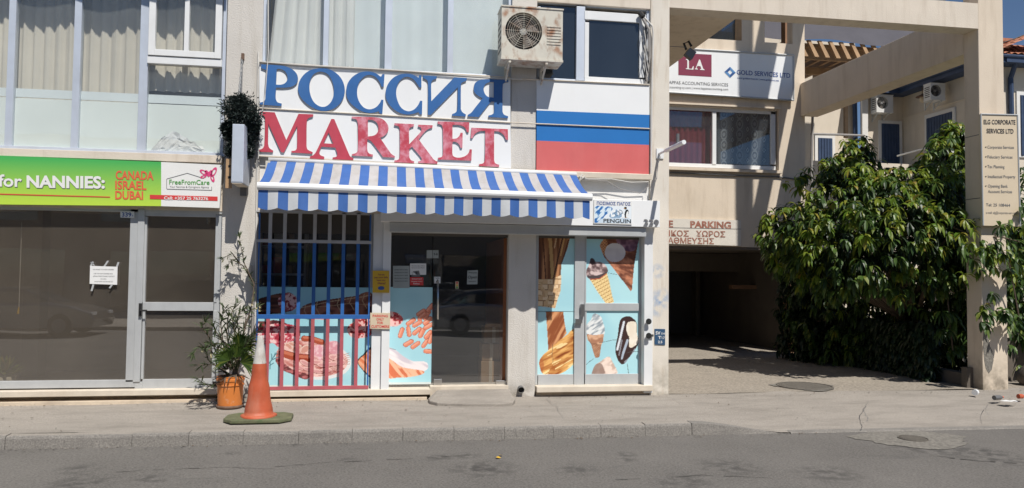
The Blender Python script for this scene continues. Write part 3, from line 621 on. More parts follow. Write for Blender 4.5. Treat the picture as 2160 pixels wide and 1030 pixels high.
m=c.spoly(z7([(92,660),(110,590),(200,500),(300,410),(380,350),(470,290),(470,640),(400,720),(300,770),(130,765)])); f=c.nz(34,7,ang=-.45,seed=73,oct=3); c.mixn(m,(168,98,48),(240,186,112),f,.3,.6); c.put(m&(f<.27),(140,74,38)); c.put(m&(c.nz(30,4,ang=-.5,seed=75)>.7),(250,222,160))
c.put(c.spoly(z7([(92,660),(110,600),(140,640),(130,720),(120,760)])),(180,100,60),.6)
c.put(c.line(z7([(70,775),(460,790)]),2),(230,236,232)); c.put(c.line(z7([(240,430),(232,560),(240,650)]),.9),(120,90,70)); c.mesh('printed_film',SI,.115,M['print'],label='film printed with large loaves of bread')
c=Canvas(1235,495,1350,642,BG); c.mixn(c.Y<9999,(170,218,228),(186,230,236),c.nz(70,seed=5))
m=c.poly(z6([(880,170),(900,120),(950,70),(1100,45),(1370,45),(1360,180),(1320,400),(1290,740),(1275,755),(1060,470),(930,310)])); f=c.nz(14,6,ang=.5,seed=81,oct=3); c.mixn(m,(112,66,50),(206,138,104),f,.3,.7)
m2=c.spoly(z6([(880,180),(900,120),(960,80),(960,300)])); c.put(m2&((((c.X+c.Y)%6)<1.6)|(((c.X-c.Y)%6)<1.6)),(220,160,110))
m=c.spoly(z6([(1100,60),(1360,50),(1355,180),(1300,240),(1200,230),(1110,150)])); c.mixn(m,(100,70,92),(170,130,150),c.nz(9,seed=83)); c.put(c.line(z6([(1110,140),(1200,240)]),2),(60,40,46))
m=c.ell(*z6([(1075,262)])[0],22,20,.1); c.mixn(m,(214,206,206),(228,222,220),c.nz(16,seed=85))
m=c.spoly(z6([(770,335),(800,370),(900,385),(960,430),(982,480),(975,520),(880,590),(760,605),(715,570),(705,500),(740,420)])); f=c.nz(12,7,ang=.6,seed=87,oct=3); c.mixn(m,(104,82,82),(222,200,196),f,.35,.6); c.put(c.spoly(z6([(715,560),(760,600),(880,590),(975,520),(960,510),(860,550),(760,560)])),(84,74,76)); c.put(c.spoly(z6([(765,335),(775,420),(820,375)])),(78,62,62))
m=c.poly(z6([(755,605),(880,592),(972,520),(1000,620),(1058,895),(1000,915),(955,905),(850,760)])); c.put(m,(246,218,158)); a_=c.X*.5+c.Y*.87; b_=c.X*.87-c.Y*.5; c.put(m&((a_%7)<2)&((b_%6.5)>2.2),(190,146,90)); c.put(m&((b_%6.5)<1.3),(226,190,128)); c.put(c.line(z6([(760,607),(880,595),(960,535)]),2.2),(190,100,70))
c.put(c.line(z6([(985,520),(1100,540)]),.8),(70,70,70)); c.put(c.line(z6([(690,905),(1390,910)]),1),(200,214,214)); c.mesh('printed_film',DI,.105,M['print'],label='film printed with two ice cream cones')
c=Canvas(1235,655,1350,790,BG); c.mixn(c.Y<9999,(170,218,228),(186,230,236),c.nz(70,seed=6))
m=c.spoly(z7([(650,180),(670,125),(700,112),(760,150),(785,220),(802,280),(790,345),(700,360),(610,335),(603,240)])); f=c.nz(14,4,ang=-.6,seed=91,oct=3); c.mixn(m,(150,160,168),(236,238,236),f,.3,.55)
m=c.poly(z7([(603,335),(690,350),(792,335),(785,410),(765,450),(745,585),(700,592),(650,440),(615,400)])); c.mixn(m,(178,128,100),(226,180,146),c.nz(8,5,seed=93),.35,.65); c.put(m&((((c.X+c.Y)%5)<1.1)|(((c.X-c.Y)%5)<1.1))&(c.Y>726),(160,112,84)); c.put(c.line(z7([(605,335),(650,440),(765,450)]),1),(120,84,66))
m=c.spoly(z7([(1000,155),(1080,145),(1145,210),(1150,320),(1168,430),(1060,600),(990,665),(940,600),(918,500),(945,340),(965,200)])); c.put(m,(66,46,44)); 
for k,(w,cl) in enumerate([(5,(214,222,232)),(2.5,(236,240,244))]): c.put(m&c.line(z7([(1012,205),(975,360),(940,500)]),w),cl,.9)
c.put(m&c.line(z7([(1050,400),(1010,520),(985,600)]),4),(190,204,220),.9); c.put(m&c.line(z7([(1130,500),(1080,590),(1020,640)]),4),(160,166,176),.9); c.put(m&c.line(z7([(990,400),(960,560)]),3),(150,150,158),.9)
m=c.spoly(z7([(1050,215),(1095,200),(1140,212),(1146,300),(1158,360),(1166,420),(1130,460),(1078,482),(1062,440),(1066,370),(1038,290)])); c.mixn(m,(240,228,208),(248,240,224),c.nz(12,seed=97)); 
m=c.spoly(z7([(665,750),(700,670),(760,630),(800,600),(850,578),(885,630),(920,700),(930,765),(665,765)])); f=c.nz(12,7,ang=-.7,seed=99); c.mixn(m,(206,180,164),(244,224,210),f,.35,.6); c.put(c.spoly(z7([(665,750),(700,670),(760,650),(790,700),(800,765),(665,765)])),(140,116,106),.75)
for pts in ([(740,430),(900,395),(960,400)],[(1040,540),(1090,525),(1180,528)],[(600,670),(680,600)]): c.put(c.line(z7(pts),.9),(90,90,90))
c.put(c.line(z7([(1045,660),(1060,765)]),1.3),(100,110,110)); c.mesh('printed_film',DI,.105,M['print'],label='film printed with soft ice cream and chocolate bar')
part('latch',MB().box(*xr(1213,1228,678,.04),.03,.07,P(1220,682,.05).z,P(1220,673,.05).z).box(*xr(1225,1232,660,.04),.03,.07,P(1228,668,.05).z,P(1228,642,.05).z),M['steel'],DI)
# glass entrance : fixed pane with sausage film, glazed door
EP=part('fixed_pane',bx(*xr(822,910,650,.15),.150,.160,.14,P(866,494,.15).z),M['glass_door'],SB)
DG_=part('door',bx(*xr(912,1061,650,.13),.130,.140,.14,P(990,494,.13).z),M['glass_door'],SB,label='frameless glass entrance door of the market')
hx=P(924,632,.05); part('handle',MB().tube([P(924,592,.06),P(924,674,.06)],.011,10).tube([P(924,600,.06),P(924,600,.13)],.008).tube([P(924,665,.06),P(924,665,.13)],.008),M['steel'],DG_,smooth=True)
for q in ((915,800,932,812),(1046,803,1070,812)):
    a=RR(*q,.11); part('patch_fitting',bx(a[0],a[1],.10,.16,a[2],a[3]),M['steel'],DG_,bevel=.003)
c=Canvas(821,606,911,811,BG); c.mixn(c.Y<9999,(170,218,228),(186,230,236),c.nz(70,seed=7)); z8=lambda pts:Z(pts,780,480,2.943)
m=c.spoly(z8([(100,530),(160,525),(205,560),(190,600),(150,615),(100,600)])); mott(m,[(206,96,96),(240,196,190),(166,48,54),(120,40,44)],7,51,c)
for x,y,a in [(255,585,-35),(295,597,-30),(195,652,-72),(242,645,80),(293,643,-40),(322,655,-62),(240,718,-30),(283,730,-35),(345,718,-55),(362,665,-50),(360,580,-40),(318,530,-35),(355,545,-60),(365,612,-30),(368,770,5),(375,500,-50),(380,690,-70),(325,552,-40)]:
    x,y=z8([(x,y)])[0]; dx,dy=7.2*math.cos(R_(a)),7.2*math.sin(R_(a)); saus(c,(x-dx,y-dy),(x+dx,y+dy),8.6,(232,140,110),(250,190,164),(150,66,50))
m=c.spoly(z8([(100,745),(150,755),(210,800),(270,830),(350,838),(358,880),(300,895),(220,880),(160,850),(100,820)])); c.mixn(m,(216,206,214),(244,236,236),c.nz(30,6,ang=.5,seed=111))
m=c.spoly(z8([(90,800),(130,818),(200,865),(270,880),(338,895),(325,912),(250,928),(170,932),(90,928)])); c.mixn(m,(216,120,84),(246,190,156),c.nz(26,3.4,ang=.9,seed=112),.45,.55); c.put(c.line(z8([(115,745),(160,760)]),1),(90,100,110))
c.put(c.Y>806,(214,224,222)); c.mesh('printed_film',EP,.144,M['print'],label='film printed with small sausages and salmon')
# room behind the glass door
part('room_wall',bx(P(1061,650,.2).x,P(1061,650,.2).x+.08,.2,2.2,.1,P(1000,500).z),M['room_wall'],SB,label='orange brown side wall inside the door')
# ---------------------------------------------------------------- curtains
def curtain(xa_,xb_,z0,z1,Y,amp,per,m,label,group=None,seed=0,flare=0.0,slack=.0):
    rs=random.Random(seed); nx=max(24,int(abs(xb_-xa_)/.022)); nz_=10; vs=[];fs=[]; ph=rs.random()*6
    for i in range(nx+1):
        t=i/nx; x=xa_+(xb_-xa_)*t; 
        for j in range(nz_+1):
            s=j/nz_; sh=flare*(1-s)**1.5*(1-t)
            w_=math.sin(x*6.283/per+ph+.8*math.sin(x*2.7))+.4*math.sin(x*6.283/per*2.3+1+s*.6)
            vs.append((x-sh,Y+amp*w_*(.75+.25*(1-s)),z0+(z1-z0)*s+slack*math.sin(t*3.14)*(-1)))
    for i in range(nx):
        for j in range(nz_): a=i*(nz_+1)+j; fs.append((a,a+nz_+1,a+nz_+2,a+1))
    return single('curtain',MB().add(vs,fs),m,label,'curtain',group,smooth=True)
zc0=P(235,212).z
gaps=[-6.9]+[P(x,160,.2).x for x in (-132,22,161,303,470)]
curtain(XL+.1,P(-132,160,.2).x,zc0-.3,7.2,.24,.03,.16,M['curtain'],'beige pleated curtain in the upper window farthest left, past the picture edge',seed=1)
for i,lb in ((1,'narrow strip of beige curtain in the upper window at the left edge'),(2,'beige pleated curtain in the upper window, second pane from the left edge'),(3,'beige pleated curtain in the tall upper pane just left of the white casement'),(4,'beige curtain behind the white casement and the pane below it')):
    curtain(gaps[i]-.0+.01,gaps[i+1]-.01,(zc0-.25 if i<4 else P(390,195,.24).z),7.2,.24,.028,.15,M['curtain'],lb,seed=i+3)
curtain(P(590,60,.25).x,P(683,60,.25).x,zb2+.05,7.2,.25,.035,.13,M['curtain_w'],'white pleated curtain hanging open beside a dark gap above the letter P',seed=11,flare=.16)
curtain(P(686,60,.25).x,P(748,60,.25).x,zb2+.05,7.2,.25,.03,.14,M['curtain_w'],'white pleated curtain bunched at the left of the second pane above the market sign',seed=12)
curtain(P(745,60,.27).x,P(819,60,.27).x,zb2+.05,7.2,.28,.008,.5,M['sheer'],'smooth pale sheer in the right half of the second pane above the market sign',seed=13)
curtain(P(821,60,.25).x,P(949,60,.25).x,zb2+.05,7.2,.25,.012,.45,M['sheer'],'smooth pale sheer in the third pane above the market sign',seed=14)
curtain(P(951,60,.25).x,P(1076,60,.25).x,zb2+.05,7.2,.25,.008,.6,M['sheer'],'smooth pale sheer in the pane left of the air conditioner',seed=15)
# crumpled white cloth lying behind the lower pane
rs=random.Random(4); n=16; vs=[];fs=[]
for i in range(n+1):
    for j in range(n//2+1):
        t=i/n; s=j/(n//2); px=312+120*t; hgt=48*math.sin(min(1,t*2.2)*1.57)*(1-.75*max(0,t-.45)/.55)
        p=P(px,326-hgt*s-rs.uniform(-3,3),.085-.0); vs.append((p.x,.082-.0+rs.uniform(-.004,.018)*(1 if 0<j else 0)+.002,p.z))
k=n//2+1
for i in range(n):
    for j in range(n//2): a=i*k+j; fs.append((a,a+k,a+k+1,a+1))
single('cloth',MB().add(vs,fs),M['paper'],'crumpled white cloth lying inside the bottom of the upper window above the green banner','cloth')
# scalloped canopy of the floor above (just out of the picture, throws the wavy shade on the curtains)
UA=thing('awning',(-8,-.4,7.2),'plain canvas canopy over the upper windows above the green banner, just above the picture','awning')
vs=[];fs=[]; nx=160; xA=XL+.3; xB=xa+.25
for i in range(nx+1):
    x=xA+(xB-xA)*i/nx; sc=.09*abs(math.sin(x*3.9))+.03*math.sin(x*1.3)
    vs+=[(x,-.02,7.3),(x,-.82,6.92),(x,-.83,6.74-sc)]
for i in range(nx): fs+=[(3*i,3*i+3,3*i+4,3*i+1),(3*i+1,3*i+4,3*i+5,3*i+2)]
part('canopy',MB().add(vs,fs),M['awn_grey'],UA)
# ---------------------------------------------------------------- market sign
MS=thing('market_sign',P(812,345),'white sign board with raised blue Cyrillic and red MARKET letters','sign')
YS=-.045
for i,(tl,tr,br,bl) in enumerate([((547,133),(1076.5,165.5),(1077,258),(547,227.5)),((547,229.5),(1077,260),(1078,356),(545,327.5))]):
    part('panel',quad([tl,tr,br,bl],YS,.06),M['white_panel'],MS)
for a,b in (((547,131.5),(1076.5,164)),((547,228.5),(1077,259)),((545,329.5),(1078,358))):
    A,B=P(*a,YS-.01),P(*b,YS-.01); part('trim',MB().tube([A,B],.011,6),M['marble'],MS)
for xx,t in ((661,1),(659,0),(846,0)):
    pass
BL,RL,RP=M['blue_letter'],M['red_letter'],M['red_peel']
U1=(540,120);U2=(800,130);V1=(540,225);V2=(800,225)
LY=-.115
letter(MS,BL,*U1,[(80,118),(170,122),(330,130,1),(450,147,1),(560,192,1),(630,262,1),(650,335,1),(632,410,1),(560,462,1),(450,480,1),(312,478),(303,600),(308,660,1),(335,705,1),(398,725),(395,768),(60,742),(60,710),(110,698,1),(140,670,1),(150,600),(165,240),(150,205,1),(80,175)],[(322,190),(380,190,1),(450,228,1),(488,300,1),(480,370,1),(440,415,1),(380,433,1),(310,431)])
letter(MS,BL,*U1,[(1020,178,1),(1140,195,1),(1260,265,1),(1345,375,1),(1378,510,1),(1355,640,1),(1280,750,1),(1170,822,1),(1030,840,1),(900,800,1),(780,722,1),(690,620,1),(653,510,1),(670,390,1),(740,280,1),(850,205,1)],[(1010,232,1),(1100,262,1),(1170,350,1),(1205,470,1),(1205,590,1),(1170,690,1),(1110,755,1),(1040,778,1),(960,755,1),(890,690,1),(845,590,1),(828,480,1),(840,380,1),(880,290,1),(940,245,1)])
letter(MS,BL,*U1,[(1740,228,1),(1850,252,1),(1937,310),(1965,268),(1995,270),(1982,468),(1948,466),(1920,395,1),(1850,312,1),(1760,283,1),(1680,308,1),(1600,400,1),(1568,540,1),(1590,670,1),(1660,775,1),(1750,815,1),(1850,790,1),(1920,720,1),(1945,665),(1978,668),(1960,885),(1925,882),(1900,846),(1840,866,1),(1750,872,1),(1640,845,1),(1520,770,1),(1430,670,1),(1400,560,1),(1420,420,1),(1500,310,1),(1610,245,1)])
letter(MS,BL,*U2,[(430,190,1),(520,203,1),(610,250),(622,210),(655,210),(655,405),(620,402),(590,350,1),(520,270,1),(430,238,1),(350,268,1),(290,350,1),(262,480,1),(285,610,1),(345,720,1),(440,770,1),(530,750,1),(600,680,1),(635,608),(668,610),(664,822),(630,820),(605,785),(520,815,1),(420,823,1),(300,790,1),(190,710,1),(115,600,1),(97,490,1),(130,360,1),(220,250,1),(330,200,1)])
letter(MS,BL,*U2,[(680,215),(893,228),(888,268),(830,290,1),(808,330,1),(808,615),(1165,245),(1357,255),(1352,300),(1290,325,1),(1270,350,1),(1266,740),(1290,785,1),(1345,822),(1340,855),(1130,842),(1132,815),(1185,790,1),(1210,740,1),(1218,400),(798,830),(755,828),(757,340,1),(740,290,1),(678,255)])
letter(MS,BL,*U2,[(1690,272,1),(1780,278),(2005,285),(2003,320),(1945,330,1),(1918,360,1),(1913,780),(1935,822,1),(2000,850),(1998,880),(1693,862),(1695,838),(1750,822,1),(1780,790,1),(1783,622),(1740,625,1),(1700,662,1),(1545,862),(1370,852),(1375,828),(1430,790,1),(1500,700,1),(1605,570),(1530,530,1),(1475,470,1),(1468,400,1),(1490,330,1),(1570,285,1)],[(1778,318),(1720,320,1),(1650,350,1),(1620,420,1),(1640,500,1),(1690,548,1),(1778,562)])
letter(MS,RL,*V1,[(60,75),(290,90),(470,520),(660,112),(888,120),(885,155),(820,178,1),(790,215,1),(783,610),(800,665,1),(878,706),(875,733),(548,713),(550,688),(610,680,1),(635,640,1),(640,300),(435,712),(390,710),(190,262),(185,575),(205,640,1),(265,682),(262,710),(45,702),(45,672),(100,650,1),(128,600,1),(138,170,1),(110,135,1),(58,125)])
letter(MS,RL,*V1,[(1170,192),(1215,195),(1435,720),(1465,775,1),(1512,800),(1508,832),(1187,818),(1190,790),(1245,778,1),(1262,745,1),(1232,636),(1015,622),(985,700,1),(995,750,1),(1058,778),(1056,820),(835,805),(838,775),(890,752,1),(930,705,1)],[(1128,400),(1200,578),(1050,570)])
letter(MS,RP,*V1,[(1487,155),(1800,165,1),(1940,185,1),(2020,245,1),(2055,320,1),(2040,400,1),(1985,458,1),(1925,485),(2060,680),(2095,730,1),(2155,770),(2153,792),(1972,784),(1790,540,1),(1728,505),(1725,650),(1735,700,1),(1760,730,1),(1815,745),(1812,778),(1485,762),(1487,740),(1550,720,1),(1580,680,1),(1580,270),(1560,205,1),(1487,185)],[(1735,207),(1800,207,1),(1870,247,1),(1900,320,1),(1890,390,1),(1840,445,1),(1738,463)])
letter(MS,RP,*V2,[(237,258),(540,272),(535,308),(490,323,1),(465,350,1),(465,585),(640,395,1),(655,350,1),(640,325,1),(600,308),(605,280),(830,290),(825,328),(760,350,1),(700,400,1),(612,510),(810,775,1),(850,825,1),(905,856),(900,888),(605,876),(607,850),(650,838,1),(655,800,1),(508,622),(465,660),(468,790),(490,828,1),(542,850),(540,878),(232,865),(237,835),(290,825,1),(315,790,1),(318,350),(300,308,1),(232,290)])
letter(MS,RP,*V2,[(908,230),(1398,245),(1390,398),(1360,396),(1330,328,1),(1250,288,1),(1137,283),(1137,500),(1200,492,1),(1245,450,1),(1262,405),(1295,407),(1290,643),(1260,642),(1240,590,1),(1190,550,1),(1137,545),(1133,720),(1150,770,1),(1230,793,1),(1330,770,1),(1385,720,1),(1405,663),(1437,666),(1430,840),(910,822),(912,795),(970,780,1),(988,740,1),(985,330),(965,285,1),(905,268)])
letter(MS,RP,*V2,[(1432,328),(1995,350),(2000,518),(1965,514),(1930,440,1),(1860,390,1),(1783,383),(1783,830),(1800,878,1),(1862,903),(1858,938),(1548,922),(1550,895),(1610,880,1),(1635,840,1),(1645,378),(1560,383,1),(1490,420,1),(1445,493),(1417,492)])
# ---------------------------------------------------------------- flag panel
FP=thing('flag_panel',P(1250,370),'white, blue and red striped flag panel right of the market sign','sign')
YF=-.03; 
part('panel',quad([(1132,168),(1370,180),(1370,242.6),(1132,233)],YF,.04),M['white_panel'],FP)
part('panel',quad([(1132,233),(1370,242.6),(1369.5,271),(1132,260)],YF,.04),M['flag_blue'],FP)
part('panel',quad([(1132,262),(1369.5,273),(1369,306),(1132,297)],YF,.04),M['flag_blue'],FP)
part('panel',quad([(1132,297),(1369,306),(1368.5,369),(1131.5,360)],YF,.04),M['flag_red'],FP)
for a,b in (((1076,165.5),(1370,179)),((1078,259),(1370,271.8)),((1078,358),(1369,369))):
    part('trim',MB().tube([P(*a,YF-.012),P(*b,YF-.012)],.010,6),M['marble'],FP)
# rope light along the sign top
vs=[]; RL_=thing('rope_light',P(812,150),'beaded rope light strung along the top edge of the market sign','rope light')
mb=MB(); 
for i in range(220):
    t=i/219; p=P(548+552*t,130+37*t+1.2*math.sin(t*9),YS-.03); mb.box(p.x-.006,p.x+.006,p.y-.008,p.y+.008,p.z-.008,p.z+.008)
part('bead_string',mb,M['cable_w'],RL_)
# ---------------------------------------------------------------- awning
AP=.82
AW=thing('awning',P(890,400),'blue and pale striped awning with scalloped valance over the shop','awning')
XF=lambda px,y=425:P(px,y,-AP).x
xs0=XF(587,420); per=(XF(1190,440)-xs0)/15; xl=XF(545,420); xr_=XF(1243,430)
zfl,zfr=P(545,392,-AP).z,P(1243,416,-AP).z; 
zwl,zwr=P(568,338,-.05).z,P(1218,369,-.05).z
zf=lambda x:zfl+(zfr-zfl)*(x-xl)/(xr_-xl); zw=lambda x:zwl+(zwr-zwl)*(x-xl)/(xr_-xl)
def stripes(name,fn,ns,m0,m1):
    e=[xl]; k=-2
    while True:
        x=xs0+k*per/2
        if x>=xr_: break
        if x>xl+.01: e.append(x)
        k+=1
    e.append(xr_); mb=MB()
    for a,b in zip(e[:-1],e[1:]):
        mid=(a+b)/2; blue=(math.floor((mid-xs0)/(per/2))%2==0); sub=4; vs=[];fs=[]
        for i in range(sub+1):
            x=a+(b-a)*i/sub
            for j in range(ns+1): vs.append(fn(x,j/ns))
        for i in range(sub):
            for j in range(ns): q=i*(ns+1)+j; fs.append((q,q+ns+1,q+ns+2,q+1))
        mb.add(vs,fs,0 if blue else 1)
    o=part(name,mb,[m0,m1],AW,smooth=False); s=o.modifiers.new('s','SOLIDIFY'); s.thickness=.004; return o
stripes('canopy',lambda x,t:(x,-.06+(-AP+.06)*t,zw(x)+(zf(x)+.035-zw(x))*t-(.04+.012*math.sin(x*2.3)+.008*math.sin(x*7.1))*math.sin(math.pi*t)),10,M['awn_blue'],M['awn_grey'])
def val(x,t):
    L=.235+.028*abs(math.sin((x-xs0)*math.pi/(per*1.0)))*1.0; r=.012*math.sin(x*19)*t+.02*t*math.sin(x*2.1)
    return (x,-AP-.02+r,zf(x)-.045-L*t)
stripes('valance',val,6,M['awn_blue'],M['awn_white'])
part('front_bar',MB().tube([(xl-.01,-AP-.015,zf(xl)-.005),(xr_+.03,-AP-.015,zf(xr_)-.005)],.052,14),M['white_metal'],AW,smooth=False)
part('wall_tube',MB().tube([(xl,-.07,zw(xl)),(xr_,-.07,zw(xr_))],.035,12),M['white_metal'],AW,smooth=True)
for x in (xl+.06,xr_-.12):
    part('arm',MB().tube([(x,-.08,zf(x)+.02),(x+.1*(1 if x<0 else -1),-AP*.5,zf(x)-.01),(x,-AP,zf(x)-.02)],.016,8),M['white_metal'],AW)
part('bracket',MB().box(xl-.03,xl+.03,-.13,-.0,zw(xl)-.2,zw(xl)-.02).tube([(xl,-.12,zw(xl)-.12),(xl-.01,-.16,zw(xl)-.3)],.012),M['ac_white'],AW,label='rusty gear bracket at the left end of the awning')
# ---------------------------------------------------------------- security grille
SG=thing('window_grille',P(662,820),'steel window grille painted grey, blue and red over the sausage pictures','grille')
YG=-.03
bars=[566,597,629,660.5,692,722,753]
def grow(y0,y1,m,lab):
    for b in bars:
        xm=P(b,660,YG).x; za,zb_=P(b,y1,YG).z,P(b,y0,YG).z
        part('bar',bx(xm-.023,xm+.023,YG-.012,YG+.012,za,zb_),m,SG,label=lab)
grow(449,513,M['grille_grey'],'grey top piece of a grille bar'); grow(513,668,M['grille_blue'],'blue middle piece of a grille bar'); grow(673,816,M['grille_red'],'red lower piece of a grille bar')
part('cross_bar',rect(541,664,782,673,YG-.014,YG+.014),M['grille_blue'],SG,bevel=.003,label='blue cross bar')
part('cross_bar',rect(565,815,777,822,YG-.014,YG+.014),M['grille_red'],SG,bevel=.003,label='red bottom rail')
part('cross_bar',rect(541,446,785,450,YG-.012,YG+.012),M['grille_grey'],SG,label='grey top rail')
part('cross_bar',rect(541,507,785,513,YG-.013,YG+.013),M['grille_grey'],SG,label='grey upper cross bar')
for a,m in ((543,'grille_blue'),(778,'grille_blue')):
    xm=P(a,660,YG).x; part('side_bar',bx(xm-.01,xm+.01,YG-.01,YG+.01,P(a,820,YG).z,P(a,450,YG).z),M[m],SG)
# ---------------------------------------------------------------- green banner of the left shop
BN=thing('banner_sign',P(230,435),'green and white banner for nannies over the left shop front','sign')
YB=-.09; gm=gradient_mat('banner_green_print',P(150,430).z,P(150,340).z,(.48,.68,.07),(.07,.42,.10)); 
xe=P(340,390,YB).x
part('panel',MB().prism([P(-420,312,YB),P(340,342,YB),P(340,435,YB),P(-420,427,YB)],.05),gm,BN)
part('panel',quad([(340,342),(468,348),(463,439),(340,435)],YB,.05),M['print_white'],BN)
T=lambda s,x0,y0,x1_,y1,h,m,par,Y,off=.0,name='lettering',d=False:part(name,textq(s,x0,y0,x1_,y1,h,Y,off,None,d),M[m] if isinstance(m,str) else m,par)
Yt=YB-.004
for dx,dy,m,y in ((1.2,1.2,'print_grey',Yt),(0,0,'print_white',Yt-.003)):
    T('for',-4+dx,393+dy,46+dx,394+dy,25,m,BN,y,.02); T('NANNIES:',56+dx,395+dy,221+dx,397+dy,25,m,BN,y,.035)
T('CANADA',244,378,324,379.5,18,'print_orange',BN,Yt,.03); T('ISRAEL',243,399,309,400.5,18,'print_orange',BN,Yt,.03); T('DUBAI',243,420,302,421,17.5,'print_orange',BN,Yt,.03)
part('print_line',quad([(-200,403),(232,415),(232,417),(-200,405.5)],Yt,.002),M['print_red'],BN)
part('print_line',quad([(316,411),(459,415),(459,424),(316,420)],Yt,.002),M['print_red'],BN)
T('Call: +357 25 763276',346,421,439,422.5,6.5,'print_white',BN,Yt-.003,.02)
T('FreeFromCare',357,389,442,390,10,'print_green',BN,Yt,.01); T('Your Nannies & Caregivers Agency',358,396,441,397,4,'print_grey',BN,Yt)
for q in ([(352,377),(395,365),(395,366),(352,378)],[(395,365),(430,376),(430,377),(395,366)],[(351,378),(352,378),(352,398),(351,398)],[(352,398.5),(447,401),(447,402),(352,399.5)],[(446,394),(447,394),(447,401),(446,401)]):
    part('logo_line',quad(q,Yt,.002),M['print_grey'],BN)
def ringpoly(cx,cy,rx,ry,a,w,n=18):
    q=[];ca,sa=math.cos(a),math.sin(a)
    mb=MB()
    for k in range(n):
        v=[]
        for kk,s in ((k,1),(k+1,1),(k+1,w),(k,w)):
            t=2*math.pi*kk/n; u,vv=rx*s*math.cos(t),ry*s*math.sin(t); v.append(P(cx+u*ca-vv*sa,cy+u*sa+vv*ca,Yt))
        mb.add(v,[(0,1,2,3)])
    return mb
for r in ((430,364,10,4.5,.5,.55),(429,373,7,3.2,-.3,.4),(451,363,11,5,-1.1,.55),(448,376,9,4,-1.9,.4)): part('logo_petal',ringpoly(*r),M['print_pink'],BN)
hp=smooth_poly([(440,374),(432,366,1),(434,359,1),(440,363),(446,359,1),(448,366,1)],0,0,1); part('logo_heart',MB().prism([P(x,y,Yt) for x,y in hp],.002),M['print_pink'],BN)
# notices and numbers of the left shop
NT=thing('notice',P(218,600,.05),'white printed notice taped inside the large left shop window','notice')
part('sheet',quad([(190,561),(248,563),(247,601),(189,599)],.055,.002),M['paper'],NT)
for k,(s,x0,x1_) in enumerate([('WE MOVED TO A NEW ADDRESS',196,240),('FOR THE NEW ADDRESS AND',198,238),('APPOINTMENTS PLEASE CONTACT',196,242),('US ON',212,224),('WHATSAPP AND 96 648 767',199,238)]):
    T(s,x0,570+k*5.6+(3 if k else 0),x1_,570.4+k*5.6+(3 if k else 0),2.4,'black_rubber',NT,.0535,.0,'print_line')
for a,b in (((196,552),(191,562)),((228,550),(220,562)),((250,553),(246,564)),((197,600),(193,614)),((236,601),(231,608)),((199,560),(192,553))):
    part('tape',MB().prism([P(a[0]-2,a[1],.056),P(a[0]+2,a[1]+.5,.056),P(b[0]+2,b[1]+.5,.056),P(b[0]-2,b[1],.056)],.001),M['alu'],NT)
def plate(label,q,Y,m,txts,par=None,name='number_plate',cat='number',off=.02,th=.012):
    t=thing(name,P((q[0][0]+q[2][0])/2,q[2][1],Y),label,cat); part('plate',quad(q,Y,th),M[m],t)
    for a in txts: T(*a[:6],a[6],t,Y-.003,off)
    return t
plate('small white number 339 plate above the left shop door',[(254,446),(283,446.5),(283,460),(254,459)],.03,'print_white',[('339',257,457,277,457.4,9,'print_blue'),('A',278.5,457,281,457,4,'print_blue')])
plate('white ice maker sign with a penguin on the white header',[(1253,421),(1333,423.5),(1333,474),(1252,471.5)],-.235,'print_white',[('ΠΟΣΙΜΟΣ ΠΑΓΟΣ',1259,432,1330,434,7,'print_blue'),('PENGUIN',1273,469.5,1331,471,8,'black')],name='ice_sign',cat='sign')
PS=[o for o in COL.objects if o.name=='ice_sign'][0]
c=Canvas(1254,435,1332,471,(232,240,246),.7)
f=c.nz(9,4,ang=-.8,seed=201,oct=3); m=c.spoly([(1254,438),(1275,436),(1292,440),(1282,450),(1274,458),(1272,470),(1254,471)]); c.mixn(m,(52,112,180),(220,236,246),f,.38,.56)
m=c.spoly([(1286,458),(1296,444),(1308,442),(1316,450),(1314,459)]); c.mixn(m,(140,170,200),(244,248,250),c.nz(5,seed=203),.4,.5)
for q in ([(1296,449),(1304,446),(1308,453),(1300,456)],[(1305,445),(1311,444),(1314,450),(1308,452)]): c.put(c.line(q+[q[0]],.9),(60,90,120))
c.put(c.ell(1322,451,4.2,9,.15),(24,28,36)); c.put(c.ell(1323.3,453,2.3,7,.15),(240,242,240)); c.put(c.ell(1319.5,439.5,3,3,0),(24,28,36)); c.put(c.line([(1316,440),(1320,440)],1),(220,150,40)); c.put(c.line([(1318,460),(1325,461)],1.4),(210,150,60))
c.put(c.spoly([(1286,461),(1315,460),(1330,463),(1330,470),(1262,470),(1268,463)]),(206,222,236)); 
po=c.mesh('picture',PS,-.2365,M['print'])
